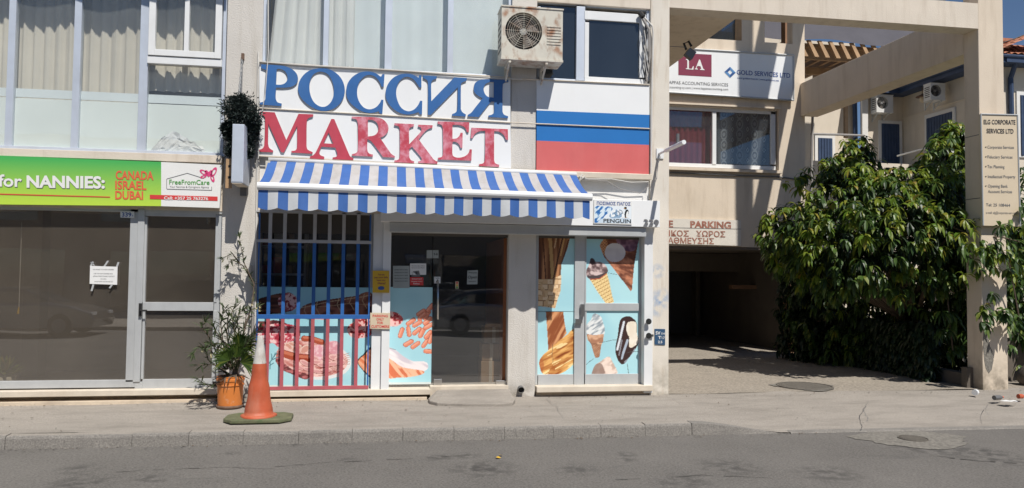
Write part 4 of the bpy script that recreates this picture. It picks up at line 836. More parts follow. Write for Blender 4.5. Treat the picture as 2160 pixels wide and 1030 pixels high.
# 339 figures on the header edge
NB=thing('number_plate',P(1375,478,-.23),'grey figures 339 on the right end of the white header','number')
part('figure',textq('339',1358,476.5,1390,477.5,14,-.232,.03),M['print_grey'],NB)
for nm,lab,q,m,lines,cat in (
 ('poster','small yellow card on the white post left of the market door',[(786,571),(821,571.5),(821,618),(786,617.5)],'yellow',[('You can',797,581,811,581,3.5),('pay your bills',790,587,818,587,3.5),('here too',795,593,813,593,3.5),('Here!',797,600,813,600,4.5)],'card'),
 ('parking_notice','tan PARKING ONLY FOR CUSTOMERS sign left of the market door',[(781,660),(823,660.5),(823,694.5),(781,693.5)],'tan',[('PARKING',786,669,818,669.3,5.2),('ONLY',794,676.3,810,676.5,5.2),('FOR',796,683.7,808,683.8,5.2),('CUSTOMERS',783,691.4,821,691.7,5.2)],'sign')):
    t=thing(nm,P(q[2][0]-20,q[2][1],-.07),lab,cat); part('plate',quad(q,-.072,.012),M[m],t)
    for s,x0,y0,x1_,y1,h in lines: T(s,x0,y0,x1_,y1,h,'print_red' if nm!='poster' else 'print_maroon',t,-.0745,.02)
    if nm=='poster':
        mb=MB(); 
        for k in range(20): 
            a,b=2*math.pi*k/20,2*math.pi*(k+1)/20; mb.add([P(804,608,-.0745)]+[P(804+7*math.cos(t_),608+4*math.sin(t_),-.0745) for t_ in (a,b)],[(0,1,2)])
        part('logo',mb,M['print_blue'],t)
# papers on the market glass
def sheet(lab,q,m,lines=(),Y=.143,nm='notice',lm='black_rubber'):
    t=thing(nm,P(q[2][0],q[2][1],Y),lab,'notice'); part('sheet',quad(q,Y,.002),M[m],t)
    for a in lines: T(*a,lm,t,Y-.002,.01,'print_line')
    return t
M['paper_dim']=mat('greyish_paper',(.34,.37,.36),.8,.05,8)
sheet('large grey paper of faint lines on the left of the glass beside the door',[(829,561),(864,561),(864,608),(829,608)],'paper_dim',[('opening notice for clients',832,570+6*k,860,570+6*k,2) for k in range(5)])
sheet('white landscape paper at the top of the notices beside the door',[(865,556),(899,556),(899,580),(865,580)],'paper',[('information about delivery',868,562+4*k,896,562+4*k,1.7) for k in range(2)])
sheet('dark cow picture sticker beside the door above the red one',[(868,573),(884,571),(887,584),(868,584)],'print_grey')
sheet('red notice with white lines beside the door',[(865,585),(893,585),(893,602),(865,602)],'print_red',[('РАБОТАЕТ',869,590,890,590,2.6),('WORKING TODAY',867,595,891,595,2),('Fishes',872,600,885,600,3)],.1405,'notice','print_white')
sheet('small white opening hours plate at the top left of the glass door',[(900,528),(912,528),(912,545),(900,545)],'paper_dim',[],.118)
t=sheet('small white plate with a round dial at the top left of the glass door',[(913,528),(925,528),(925,545),(913,545)],'paper_dim',[('9-8',915,539,923,539,5)],.118)
t=sheet('small white walking figure sticker above the door handle',[(916,584),(929,584),(929,598),(916,598)],'paper',[('PUSH',918,588,927,588,2)],.118)
part('figure',MB().prism([P(x,y,.115) for x,y in [(922,590),(924,590),(925,593),(923.5,597),(922,597),(922.6,594),(920,597),(919,596),(921.5,592.5)]],.001),M['black'],t)
t=sheet('white card reading Welcome Open hanging inside the glass door',[(986,571),(1008,570),(1007,600),(985,600)],'paper_dim',[('Welcome',988,577,1006,577,3.4),('Open',987,588,1006,587.5,6),('please come in',989,595,1004,595,2.4)],.118)
t=thing('sticker',P(964,610,.12),'small traffic light sticker on the glass door','sticker'); part('body',quad([(960.5,594),(967.5,594),(967.5,609),(960.5,609)],.124,.002),M['tan'],t)
for y,m in ((597,'print_red'),(602,'yellow'),(606.5,'print_green')):
    mb=MB(); mb.add([P(964,y,.1225)]+[P(964+2.2*math.cos(k*.785),y+2.2*math.sin(k*.785),.1225) for k in range(8)],[(0,1+k,1+(k+1)%8) for k in range(8)]); part('light',mb,M[m],t)
# blue survey plate on the corner column
t=thing('survey_plate',P(1392,728),'small blue plate lettered SV on the corner column','plate'); part('plate',quad([(1381,694),(1403,694.5),(1403,728),(1381,727)],-.012,.012),M['sv_blue'],t)
for a in (('SV',1383,706,1393,706.2,7),('114',1395,706,1402,706.2,4.5),('T',1388,715,1395,715.2,6),('1.7',1396,715,1402,715.2,5),('2.5',1388,724,1397,724.2,5)): T(*a,'print_white',t,-.0145,.02)
# knobs on the shutter guide
t=thing('shutter_lock',P(1368,712),'pair of dark locking knobs on the white guide right of the ice cream doors','lock')
for y in (678,708): 
    p=P(1366,y,-.07); part('knob',MB().tube([p+Vector((0,-.0,0)),p+Vector((0,-.05,0))],[.02,.045],12),M['black'],t)
part('rod',MB().tube([P(1366,708,-.08),P(1378,708,-.08)],.018,8),M['black'],t)
# drain pipe stub
p=P(1098,821,-.005); t=thing('drain_pipe',p,'black drain pipe stub at the foot of the pier right of the market door','pipe'); part('pipe',MB().tube([p+Vector((0,.02,.01)),p+Vector((0,-.07,-.005))],.045,16,cap=False),M['alu_dark'],t); part('mouth',MB().tube([p+Vector((0,-.0,.0)),p+Vector((0,-.005,0))],.040,16),M['black'],t)
# ramp
v=[]; q0=[(905,850),(920,856),(975,858),(1075,857),(1087,850)]
mb=MB(); fr=[G(x,y,.0) for x,y in [(903,846),(906,851),(922,855),(975,857),(1060,857),(1082,854),(1087,848)]]; bk=[P(x,819,-.06) for x in (921,926,940,980,1040,1062,1073)]
for s,sz in ((fr,-.02),(fr,.035),(bk,None)):
    for pnt in s: v.append((pnt.x,pnt.y if s is fr else -.055,sz if sz is not None else .115))
f=[]; n=7
for i in range(n-1): f+=[(i,i+1,n+i+1,n+i),(n+i,n+i+1,2*n+i+1,2*n+i)]
f+=[(0,n,2*n),(n-1,3*n-1,2*n-1)]
RM=single('door_ramp',MB().add(v,f),M['paving'],'low concrete ramp in front of the market door','ramp',bevel=.012)
# ---------------------------------------------------------------- cardboard boxes behind the door
for i,(q,Y,lab) in enumerate([((1022,678,1062,700),.55,'open cardboard box on top of the pile behind the glass door'),((1017,702,1060,728),.5,'middle cardboard box of the pile behind the glass door'),((1015,730,1060,786),.45,'large cardboard box at the bottom of the pile behind the glass door')]):
    a=RR(*q,Y); z0=[.10+.36+.26,.10+.36,.10][i]; h=[.24,.25,.355][i]; t=thing('cardboard_box',((a[0]+a[1])/2,Y+.15,z0),lab,'box')
    part('carton',bx(a[0],a[1],Y,Y+.35,z0,z0+h),M['card'],t,bevel=.004); part('tape',bx(a[0]+.12,a[0]+.17,Y-.002,Y+.352,z0-.0+.002,z0+h+.002),M['tan'],t)
    if i==0: part('flap',MB().prism([(a[0],Y-.0,z0+h),(a[1],Y,z0+h),(a[1]-.02,Y-.1,z0+h+.06),(a[0]+.02,Y-.1,z0+h+.06)],.004),M['card'],t)
# shelves with goods inside the barred window
t=thing('shelf_unit',(P(560,600,1).x,1.2,.1),'pale shelves with goods seen dimly behind the barred window','shelf')
for k in range(5):
    z=.1+.35+k*.42; part('shelf',bx(P(545,600,1).x-.5,P(640,600,1).x,1.0,1.35,z,z+.03),M['white_metal'],t)
part('side_panel',bx(P(640,600,1).x,P(640,600,1).x+.03,1.0,1.35,.1,2.4),M['alu'],t)
rs=random.Random(9)
for k in range(2,5):
    for j in range(5):
        x=P(548,600,1).x+j*.16-.3; z=.1+.38+k*.42; h=rs.uniform(.1,.25)
        b=single('packet',bx(x,x+.12,1.05,1.2,z,z+h),M[rs.choice(['paper','card','tan','print_red','alu'])],'small packet standing on the dim shelves behind the barred window','packet','packets on the shelves behind the bars')
M['fan']=mat('dirty_fan_plastic',(.16,.14,.125),.7,.25,9)
# ---------------------------------------------------------------- air conditioner on the facade
def ac_unit(name,q,Y,dep,label,m,big=True):
    a=RR(*q,Y-dep); X0,X1,Z0,Z1=a; t=thing(name,((X0+X1)/2,Y,Z0),label,'air conditioner'); W=X1-X0;H=Z1-Z0; yf=Y-dep
    cx=X0+W*.36; cz=Z0+H*.54; r=H*.37; n=28
    # casing front with a round opening
    mb=MB(); ring=[(cx+r*math.cos(2*math.pi*k/n),cz+r*math.sin(2*math.pi*k/n)) for k in range(n)]
    loops=[[Vector((X0,yf,Z0)),Vector((X1,yf,Z0)),Vector((X1,yf,Z1)),Vector((X0,yf,Z1))],[Vector((x,yf,z)) for x,z in ring]]
    fl=loops[0]+loops[1]; mb.add(fl,[tuple(q_) for q_ in tessellate_polygon(loops)])
    mb.add([(X0,yf,Z0),(X1,yf,Z0),(X1,yf,Z1),(X0,yf,Z1),(X0,Y-.05,Z0),(X1,Y-.05,Z0),(X1,Y-.05,Z1),(X0,Y-.05,Z1)],[(0,4,5,1),(1,5,6,2),(2,6,7,3),(3,7,4,0),(4,7,6,5)])
    mb.add([(x,yf,z) for x,z in ring]+[(x,yf+.12,z) for x,z in ring],[(k,(k+1)%n,n+(k+1)%n,n+k) for k in range(n)])
    part('casing',mb,M[m],t)
    part('fan_housing',MB().add([(x,yf+.119,z) for x,z in ring],[tuple(range(n))]),M['black'],t)
    part('top_cover',bx(X0-.01,X1+.01,yf-.012,Y-.04,Z1,Z1+.02),M[m],t)
    part('base_tray',bx(X0-.008,X1+.008,yf-.01,Y-.04,Z0-.03,Z0-.001),M[m],t)
    for k in range(4 if big else 3):
        aa=2*math.pi*k/(4 if big else 3)+.5; v=[]
        for s,w1,d in ((.16,.25,.0),(.55,.42,.02),(.95,.5,.035)):
            for sg in (-1,1): v.append((cx+r*s*math.cos(aa+sg*w1),yf+.06+sg*.018+d*.3,cz+r*s*math.sin(aa+sg*w1)))
        part('fan_blade',MB().add(v,[(0,1,3,2),(2,3,5,4)]),M['fan'],t)
    part('fan_hub',MB().tube([(cx,yf+.03,cz),(cx,yf+.11,cz)],r*.18,12),M['alu'],t)
    g=MB()
    for k in range(1,9 if big else 6):
        rr=r*k/(9 if big else 6)
        g.tube([(cx+rr*math.cos(2*math.pi*j/20),yf-.004,cz+rr*math.sin(2*math.pi*j/20)) for j in range(21)],.0028,4)
    for k in range(6): 
        aa=math.pi*k/6; g.tube([(cx-r*math.cos(aa),yf-.006,cz-r*math.sin(aa)),(cx+r*math.cos(aa),yf-.006,cz+r*math.sin(aa))],.003,4)
    o=part('fan_grille',g,M['ac_white'] if big else M['alu_dark'],t)
    for k in range(7 if big else 4):
        z=Z0+H*.3+k*.042; part('louvre',bx(X1-W*.26,X1-W*.03,yf-.008,yf-.001,z,z+.018),M[m],t)
    for k in range(6): part('side_slot',bx(X0-.003,X0-.0,yf+.05,Y-.1,Z0+H*(.15+.12*k),Z0+H*(.15+.12*k)+.03),M['black'],t)
    for sx in (X0+W*.12,X1-W*.28):
        part('bracket',MB().box(sx,sx+.035,yf+.0,Y+.02,Z0-.07,Z0-.032).tube([(sx+.017,yf+.05,Z0-.06),(sx+.017,Y,Z0-.28)],.016,6).box(sx,sx+.035,Y-.02,Y+.02,Z0-.32,Z0-.07),M['ac_white'] if big else M['alu'],t)
    return t
spots(M['ac_white'],[(tuple(P(1080,20,-.42)),.12,.95),(tuple(P(1120,17,-.42)),.16,.9),(tuple(P(1166,64,-.42)),.07,1),(tuple(P(1160,72,-.42)),.09,.8),(tuple(P(1170,100,-.42)),.1,.9),(tuple(P(1068,30,-.42)),.08,.9),(tuple(P(1185,110,-.42)),.1,.8),(tuple(P(1110,128,-.3)),.2,.6)],(.30,.11,.035))
ac_unit('air_conditioner',(1058,18,1187,124),0,.42,'old rusty air conditioner on brackets above the market sign','ac_white')
# ---------------------------------------------------------------- hanging box sign and plant on the left pier
LB=thing('box_sign',P(503,392,-.45),'narrow grey double sided box sign seen edge on, fixed to the left pier','sign')
a=RR(489,262,514,386,-.52)
part('box',bx(a[0],a[1],-.52,-.06,a[2],a[3]),M['alu_blue'],LB,bevel=.004); part('front_cap',bx(a[0]+.008,a[1]-.008,-.525,-.52,a[2]+.015,a[3]-.015),M['alu_blue'],LB)
part('underside',bx(a[0]+.01,a[1]-.01,-.515,-.07,a[2]-.01,a[2]),M['marble'],LB)
part('wall_plate',bx(a[0]+.03,a[1]-.03,-.06,0,a[3]-.9,a[3]-.1),M['alu_dark'],LB)
px_=(a[0]+a[1])/2
ch=thing('chain',P(512,120),'thin chain and rod holding the box sign from the left pier','chain')
part('rod',MB().tube([P(512,125,-.02),P(509,215,-.25)],.007,6),M['alu_dark'],ch)
c0,c1=P(511,118,-.02),P(503,212,-.3)
for k in range(22):
    p=c0.lerp(c1,k/22); q=c0.lerp(c1,(k+1.15)/22); s=.012 if k%2 else .004; s2=.004 if k%2 else .012
    part('link',MB().tube([p+Vector((0,0,0)),(p+q)/2+Vector((s,s2,0)),q,(p+q)/2-Vector((s,s2,0)),p],.0028,4,cap=False),M['alu'],ch)
part('hook',bx(*xr(509,515,118,-.03),-.04,0,P(512,127).z,P(512,114).z),M['rust'],ch)
wb=thing('wooden_plaque',P(490,396,-.2),'weathered tan double sided plaque with dark S half hidden behind the box sign','sign')
a2=RR(476,335,489,397,-.25); part('board',bx(a2[0],a2[1],-.25,-.22,a2[2],a2[3]),M['wood'],wb); part('lettering',MB().box(a2[0]+.03,a2[1]-.01,-.253,-.25,a2[2]+.13,a2[2]+.16).box(a2[0]+.03,a2[1]-.02,-.253,-.25,a2[2]+.28,a2[2]+.31),M['black'],wb)
def bush(name,pts,par,m,nleaf,L,W,rad,seed,kind='stuff'):
    rs=random.Random(seed); mb=MB()
    for k in range(nleaf):
        c_,r=rs.choice(pts); d=Vector((rs.gauss(0,1),rs.gauss(0,1),rs.gauss(0,1))).normalized(); p=Vector(c_)+d*r*(rs.uniform(.35,1.0) if rs.random()<.93 else rs.uniform(1,1.4))
        dr=(d+Vector((rs.gauss(0,.5),rs.gauss(0,.5),rs.gauss(0,.5)))).normalized(); side=dr.cross(Vector((rs.gauss(0,1),rs.gauss(0,1),rs.gauss(0,1)))).normalized()
        l=L*rs.uniform(.6,1.2); ww=W*rs.uniform(.7,1.2); up=dr.cross(side)*l*.12
        mb.add([p,p+dr*l*.5+side*ww+up,p+dr*l,p+dr*l*.5-side*ww+up],[(0,1,2,3)])
    return part(name,mb,m,par,kind=kind)
hp_=thing('hanging_plant',(px_,-.3,a[3]-.1),'dark green artificial bush sitting on top of the narrow box sign','plant')
pts=[(P(x,y,Y),r) for x,y,Y,r in [(508,232,-.3,.17),(525,240,-.28,.14),(492,228,-.33,.13),(505,258,-.25,.15),(532,258,-.22,.1),(490,275,-.2,.10),(484,283,-.2,.07),(527,285,-.2,.10),(520,305,-.2,.07),(497,300,-.2,.09),(507,215,-.3,.08),(535,268,-.25,.06),(490,318,-.2,.07),(524,322,-.2,.05),(479,270,-.22,.05)]]
bush('foliage',[(c_,r*1.12) for c_,r in pts],hp_,M['leaf_d'],13000,.05,.010,1,5)
part('stem',MB().tube([(px_,-.3,a[3]-.02),(px_+.05,-.28,a[3]+.2),(px_,-.25,a[3]+.38)],.015),M['bark'],hp_)
# ---------------------------------------------------------------- cone
cp=G(545,886,0); CN=thing('traffic_cone',cp,'battered orange traffic cone with worn white top on the pavement','cone')
H=P(545,709,cp.y).z; rb=(P(581,885,cp.y).x-P(509,885,cp.y).x)/2
prof=[]
def cr(t): return .030+(rb-.03-.030)*t**1.08
prof=[(rb+.012,.045),(rb+.012,.062),(rb-.01,.07)]+[(cr(1-t)+.004*math.sin(t*23),.07+(H-.07)*t) for t in [i/20 for i in range(0,14)]]
part('body',MB().lathe(cp,prof,40,jit=.018),M['cone'],CN,smooth=True)
t0=13/20; prof=[(cr(1-t),.07+(H-.07)*t) for t in [t0+(1-t0)*i/8 for i in range(9)]]
part('white_sleeve',MB().lathe(cp,[(p[0]+.003,p[1]) for p in prof]+[(.030,H+.004),(.024,H+.003),(.024,H-.03)],32,jit=.012),M['cone_w'],CN,smooth=True)
a3=[(-.46,-.11),(-.33,-.235),(.33,-.235),(.48,-.12),(.47,.15),(.33,.25),(-.33,.25),(-.46,.14)]; n=8
part('base',MB().add([(cp.x+x*.83,cp.y+y,.0) for x,y in a3]+[(cp.x+x*.82,cp.y+y,.046) for x,y in a3],[tuple(range(n))[::-1],tuple(range(n,2*n))]+[(i,(i+1)%n,n+(i+1)%n,n+i) for i in range(n)]),M['cone_base'],CN,bevel=.012)
# ---------------------------------------------------------------- bucket with oleander and palm
bp_=G(485,858,0); BK=thing('potted_plant',bp_,'orange bucket of oleander and fan palm beside the left pier','potted plant')
zt_=P(485,793,bp_.y).z; rr0=(P(514,800,bp_.y).x-P(457,800,bp_.y).x)/2
part('bucket',MB().lathe(bp_,[(0,.0),(rr0*.88,.0),(rr0*.9,.02),(rr0*.97,zt_-.12),(rr0*1.03,zt_-.115),(rr0*1.03,zt_-.1),(rr0*.98,zt_-.095),(rr0*1.0,zt_-.06),(rr0*1.05,zt_-.055),(rr0*1.05,zt_-.03),(rr0,zt_-.025),(rr0*1.03,zt_),(rr0*.96,zt_+.002),(rr0*.93,zt_-.06)],36),M['bucket'],BK,smooth=False)
part('saucer',MB().lathe(bp_,[(0,-.01),(rr0*.98,-.01),(rr0*1.02,.03),(rr0*.98,.032),(rr0*.9,.01)],30),M['rust'],BK,smooth=True)
part('soil',MB().add([(bp_.x+rr0*.93*math.cos(k*.35),bp_.y+rr0*.93*math.sin(k*.35),zt_-.05) for k in range(18)],[tuple(range(18))]),M['soil'],BK)
rs=random.Random(21); leaves=MB(); stems=MB(); flowers=MB()
def leafblade(mb,p,dr,L,W,droop=.25,n=3):
    side=dr.cross(Vector((rs.gauss(0,.4),rs.gauss(0,.4),1))); side.normalize(); vs=[];prev=p; d=dr.copy()
    for i in range(n+1):
        w_=W*(math.sin(math.pi*min(1,(i+.35)/(n+.6)))); q=prev; vs+= [q+side*w_,q-side*w_]; d=(d+Vector((0,0,-droop/n))).normalized(); prev=q+d*(L/n)
    mb.add(vs,[(2*i,2*i+1,2*i+3,2*i+2) for i in range(n)])
def branch(pix,Y0,Y1,dens=16,L=.13,tip=True):
    pts=[]; n=len(pix)
    for i,(x,y) in enumerate(pix): pts.append(P(x,y,Y0+(Y1-Y0)*i/(n-1)))
    stems.tube(pts,[.011-.008*i/(n-1) for i in range(n)],6)
    tot=sum((pts[i+1]-pts[i]).length for i in range(n-1)); k=0
    for i in range(n-1):
        seg=(pts[i+1]-pts[i]); m_=int(seg.length*dens*6*(.25+.9*(i+1)/(n-1))); 
        for j in range(m_):
            p=pts[i]+seg*(j/max(1,m_)); d=(seg.normalized()*.7+Vector((rs.gauss(0,1),rs.gauss(0,.8),rs.gauss(0,.6)))*.65).normalized(); leafblade(leaves,p,d,L*rs.uniform(.6,1.15),.0115)
    for j in range(10):
        d=((pts[-1]-pts[-2]).normalized()+Vector((rs.gauss(0,1),rs.gauss(0,.8),rs.gauss(0,.7)))*.6).normalized(); leafblade(leaves,pts[-1],d,L*rs.uniform(.6,1),.008)
yb=bp_.y
branch([(500,780),(515,700),(532,640),(536,600),(515,555),(508,520),(505,500)],yb,-.12,7,.10)
branch([(536,600),(512,560),(490,548),(480,560)],-.12,-.2,12,.09)
branch([(505,555),(490,535),(470,545)],-.12,-.25,12,.09)
branch([(480,780),(470,720),(465,680),(475,650)],yb,yb-.1,13); branch([(478,780),(445,740),(420,730),(408,745)],yb,yb-.15,9)
branch([(475,780),(440,710),(425,690),(432,680)],yb,yb-.1,12); branch([(490,775),(495,700),(488,660),(500,640)],yb,-.2,14)
branch([(495,775),(515,700),(520,660),(540,650)],yb,-.3,12); branch([(480,790),(440,760),(432,735)],yb,yb-.2,10)
branch([(492,780),(505,720),(500,670),(510,655)],yb,-.35,13); branch([(478,800),(440,815),(418,800)],yb-.1,yb-.3,10)
branch([(486,780),(480,730),(455,700),(450,690)],yb,yb-.2,13); branch([(500,780),(530,720),(548,690)],yb,yb-.1,8,.10)
branch([(484,790),(455,770),(418,770)],yb,yb-.25,8); branch([(488,780),(478,700),(482,668)],yb,yb-.05,12)
branch([(488,780),(465,740),(445,725)],yb,yb-.3,13); branch([(494,780),(512,735),(528,712)],yb,yb-.3,11)
part('stem',stems,M['bark'],BK); part('oleander_leaves',leaves,M['leaf_o'],BK,kind='stuff')
for (x,y) in [(542,650),(548,655),(533,643),(447,752),(428,742),(446,748),(549,648)]:
    p=P(x,y,yb-.25); m_=MB()
    for k in range(5):
        aa=k*1.257; m_.add([p,p+Vector((.018*math.cos(aa),-.01,.018*math.sin(aa))),p+Vector((.014*math.cos(aa+.6),-.012,.014*math.sin(aa+.6)))],[(0,1,2)])
    part('flower',m_,M['flower'],BK)
# palm fans
def fan(cx,cy,Y,R,a0,a1,tilt,nb=22):
    c_=P(cx,cy,Y); mb=MB()
    for k in range(nb):
        a_=a0+(a1-a0)*k/(nb-1); l=R*(.8+.2*math.sin(math.pi*k/(nb-1)))*rs.uniform(.9,1.05)
        d=Vector((math.cos(a_),-tilt,math.sin(a_))).normalized(); s=d.cross(Vector((0,-1,.2))).normalized(); m1=c_+d*l*.55; e=c_+d*l+Vector((0,-.03,-.05*l/R*rs.uniform(.4,2)))
        mb.add([c_,m1+s*.011+Vector((0,.006,0)),e,m1-s*.011+Vector((0,.006,0)),m1+Vector((0,-.006,0))],[(0,1,4),(0,4,3),(1,2,4),(4,2,3)])
    part('palm_frond',mb,M['leaf'],BK); st=MB().tube([P(500,785,yb),(P(500,785,yb)+c_)/2+Vector((0,0,.03)),c_],.007,5); part('palm_stalk',st,M['leaf_o'],BK)
fan(497,755,yb-.22,.32,R_(20),R_(150),.3); fan(505,735,yb-.1,.36,R_(-10),R_(120),.35); fan(485,760,yb-.3,.26,R_(60),R_(215),.35); fan(508,765,yb-.3,.3,R_(-40),R_(80),.4)
part('palm_trunk',MB().lathe((bp_.x+.06,bp_.y-.02,zt_-.06),[(.035,0),(.045,.06),(.035,.14),(.02,.2)],10,jit=.1),M['bark'],BK)
for k in range(16):
    p=Vector((bp_.x+rs.uniform(-.12,.16),bp_.y-.12,zt_+.03)); leafblade(b_:=MB(),p,Vector((rs.gauss(0,1),-.5,-.25)).normalized(),.16,.01); part('dry_leaf',b_,M['bark'],BK)
# ---------------------------------------------------------------- concrete frame of the driveway
YA=5.45
XPL=P(2068,400).x; XPR=P(2121,400).x
FR=thing('concrete_frame',(XPL,0,0),'cream concrete portal frame with pillar and beams spanning the driveway','portal frame')
zb_=P(1740,37).z
part('pillar',bx(XPL,XPR,0,.33,-.1,8.3),M['plaster2'],FR,bevel=.012)
part('upper_pillar',bx(XPL+.12,XPR,0,.33,8.301,17),M['plaster2'],FR)
part('front_beam',MB().prism([P(1410,15.5,.003),P(2067,61,.003),P(2067,61,.003)+Vector((0,0,.42)),P(1410,15.5,.003)+Vector((0,0,.42+P(2067,61).z-P(1410,15.5).z))],.32),M['plaster'],FR)
zs0=P(1690,246,YA).z; zs1=P(1688,177,YA).z
part('side_beam',bx(XPL+.002,XPR-.03,.331,YA-.01,zs0,zs1),M['plaster2'],FR,bevel=.012)
part('ceiling_slab',bx(XC+.003,P(1557,43,.33).x,.325,YA-.02,zb_+.03,zb_+.32),M['plaster2'],FR)
part('upper_side_beam',bx(XPL+.002,XPL+.2,.331,YA-.01,8.12,8.88),M['plaster2'],FR)
part('upper_side_beam',bx(XPL+.122,XPL+.32,.331,YA-.01,11.4,13.0),M['plaster2'],FR)
part('upper_front_beam',bx(XC,XPL+.11,0.002,.3,16.4,16.99),M['plaster2'],FR)
for z in (P(2050,284).z,P(2050,418).z): part('joint_band',bx(XPL-.003,XPL+.01,.0-.003,.332,z,z+.012),M['alu_dark'],FR)
mb=MB()  # broken plaster at the pillar foot
mb.prism([P(x,y,-.004) for x,y in [(2075,700),(2083,704),(2088,730),(2094,742),(2096,760),(2092,780),(2086,788),(2080,778),(2076,760),(2074,730)]],.006)
part('plaster_scar',mb,M['patch'],FR)
# ---------------------------------------------------------------- annex at the back of the driveway
AN=thing('annex_building',(P(1560,745,YA).x,YA,0),'cream annex at the end of the driveway with garage opening below','building')
XAR=P(1698,300,YA).x; XAL=XC+.01
def ar(x0,y0,x1_,y1,Y=YA): return RR(x0,y0,x1_,y1,Y)
zg=P(1540,521,YA).z; w0=ar(1405,232,1643,357); zw0,zw1=P(1530,357,YA).z,P(1530,228,YA).z
zp=P(1640,91,YA).z
part('wall',MB().box(XAL,w0[1],YA,YA+.25,zg,zw0).box(w0[1],XAR,YA,YA+.25,zg,zp).box(XAL,w0[1],YA,YA+.25,zw1,zp).box(XAL,w0[0]-.001,YA,YA+.25,zw0,zw1),M['plaster2'],AN)
part('wall',bx(P(1565,70,YA).x,P(1613,70,YA).x,YA,YA+.25,zp,8.2),M['plaster2'],AN)
part('wall',bx(P(1672,70,YA).x,XAR,YA,YA+.25,zp,8.2),M['plaster2'],AN)
part('wall',bx(XAL,XAR,YA+.0,YA+.25,8.2,9.4),M['plaster2'],AN)
part('column',bx(P(1652,70,YA+.9).x,P(1668,70,YA+.9).x,YA+.8,YA+1.0,zp-.3,8.2),M['garage_col'],AN)
part('window_ledge',bx(XAL,P(1646,360,YA).x,YA-.1,YA,zw0-.07,zw0-.005),M['plaster2'],AN,bevel=.006)
part('window_hood',bx(XAL,P(1646,225,YA).x,YA-.04,YA,zw1+.03,zw1+.07),M['plaster2'],AN)
WA=window('window',AN,[(1405,229,1636,236),(1405,347,1636,355),(1503,236,1511,347,-.015),(1626,236,1636,347)],[(1405,236,1503,347),(1511,236,1626,347)],'white_metal','glass_dark_a',YA+.08,YA+.14) if 0 else None
M['glass_ann']=glass('annex_glass',(.86,.88,.9),.04,(.4,.45,.5),1.7)
WA=window('window',AN,[(1405,229,1636,236),(1405,347,1636,355),(1503,236,1511,347,-.015),(1626,236,1636,347)],[(1405,236,1503,347),(1511,236,1626,347)],'white_metal','glass_ann',YA+.08,YA+.14,'sliding window of the annex')
part('window',MB().box(P(1500,60,YA).x,P(1553,60,YA).x,YA+.05,YA+.09,zp,8.2),M['glass_dark'],AN,label='dark narrow upper window of the annex'); part('window_frame',bx(P(1553,62,YA).x,P(1565,62,YA).x,YA+.02,YA+.2,zp,8.2),M['wood'],AN)
part('roof',bx(XAL,XAR,YA+.3,YA+6,9.2,9.4),M['plaster2'],AN)
part('side_wall',MB().box(XAR-.2,XAR,YA+.251,YA+9,-.1,6.0),M['garage'],AN)
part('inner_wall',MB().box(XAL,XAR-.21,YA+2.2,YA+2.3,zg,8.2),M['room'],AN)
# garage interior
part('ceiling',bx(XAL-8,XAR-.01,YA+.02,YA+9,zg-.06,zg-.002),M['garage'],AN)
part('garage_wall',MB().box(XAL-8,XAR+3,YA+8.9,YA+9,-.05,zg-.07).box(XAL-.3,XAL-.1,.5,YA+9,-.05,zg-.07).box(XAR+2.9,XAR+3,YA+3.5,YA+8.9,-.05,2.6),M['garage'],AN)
part('inner_beam',bx(XAL,XAR-.01,YA+3,YA+3.3,zg-.55,zg-.07),M['garage'],AN)
part('inner_beam',bx(P(1545,590,YA+2).x,XAR,YA+2,YA+2.2,zg-1.0,zg-.9),M['garage_col'],AN,label='low lintel inside the garage')
part('garage_column',bx(P(1660,640,YA+.3).x,P(1679,640,YA+.3).x,YA+.2,YA+.5,-.05,zg-.06),M['garage_col'],AN)
for x in (1468,1500,1570): part('garage_column',bx(P(x,640,YA+5).x,P(x+9,640,YA+5).x,YA+5,YA+5.3,-.05,zg-.07),M['garage'],AN)
for k,(x0,x1_) in enumerate(((1410,1466),(1480,1498),(1512,1568),(1582,1640))): part('garage_door',bx(P(x0,640,YA+6).x,P(x1_,640,YA+6).x,YA+6,YA+6.05,-.05,2.2),M['alu_dark'],AN)
# curtains of the annex
curtain(w0[0]-.05,P(1503,290,YA+.3).x,zw0,zw1,YA+.3,.03,.14,M['velvet_red'],'dark red curtain in the left half of the annex window',seed=31)
curtain(P(1500,290,YA+.3).x,P(1537,290,YA+.3).x,zw0,zw1,YA+.32,.03,.13,M['velvet_red'],'dark red curtain end just right of the annex window mullion',seed=32)
PC=Canvas(1510,230,1636,352,(92,96,98),.9)
rs=random.Random(2)
PC.mixn(PC.Y<9999,(60,62,66),(120,122,122),PC.nz(9,200,seed=301),.3,.7)
for cx in (1527,1560,1592):
    for k in range(6):
        cy=240+k*22; PC.put(PC.ell(cx,cy,7,11.5),(150,152,150)); PC.put(PC.ell(cx,cy,5,8),(86,88,90)); PC.put(PC.ell(cx,cy,3,4.5),(150,150,148))
for cx in (1545,1577,1612):
    for k in range(5):
        cy=251+k*22
        for s in (9,6,3): PC.put(PC.poly([(cx-s*.6,cy),(cx,cy-s),(cx+s*.6,cy),(cx,cy+s)]),(70,72,74) if s!=6 else (165,166,162))
cu=thing('curtain',P(1573,350,YA+.26),'grey net curtain with ovals and diamonds in the right half of the annex window','curtain')
PC.mesh('net',cu,YA+.27,M['print'])
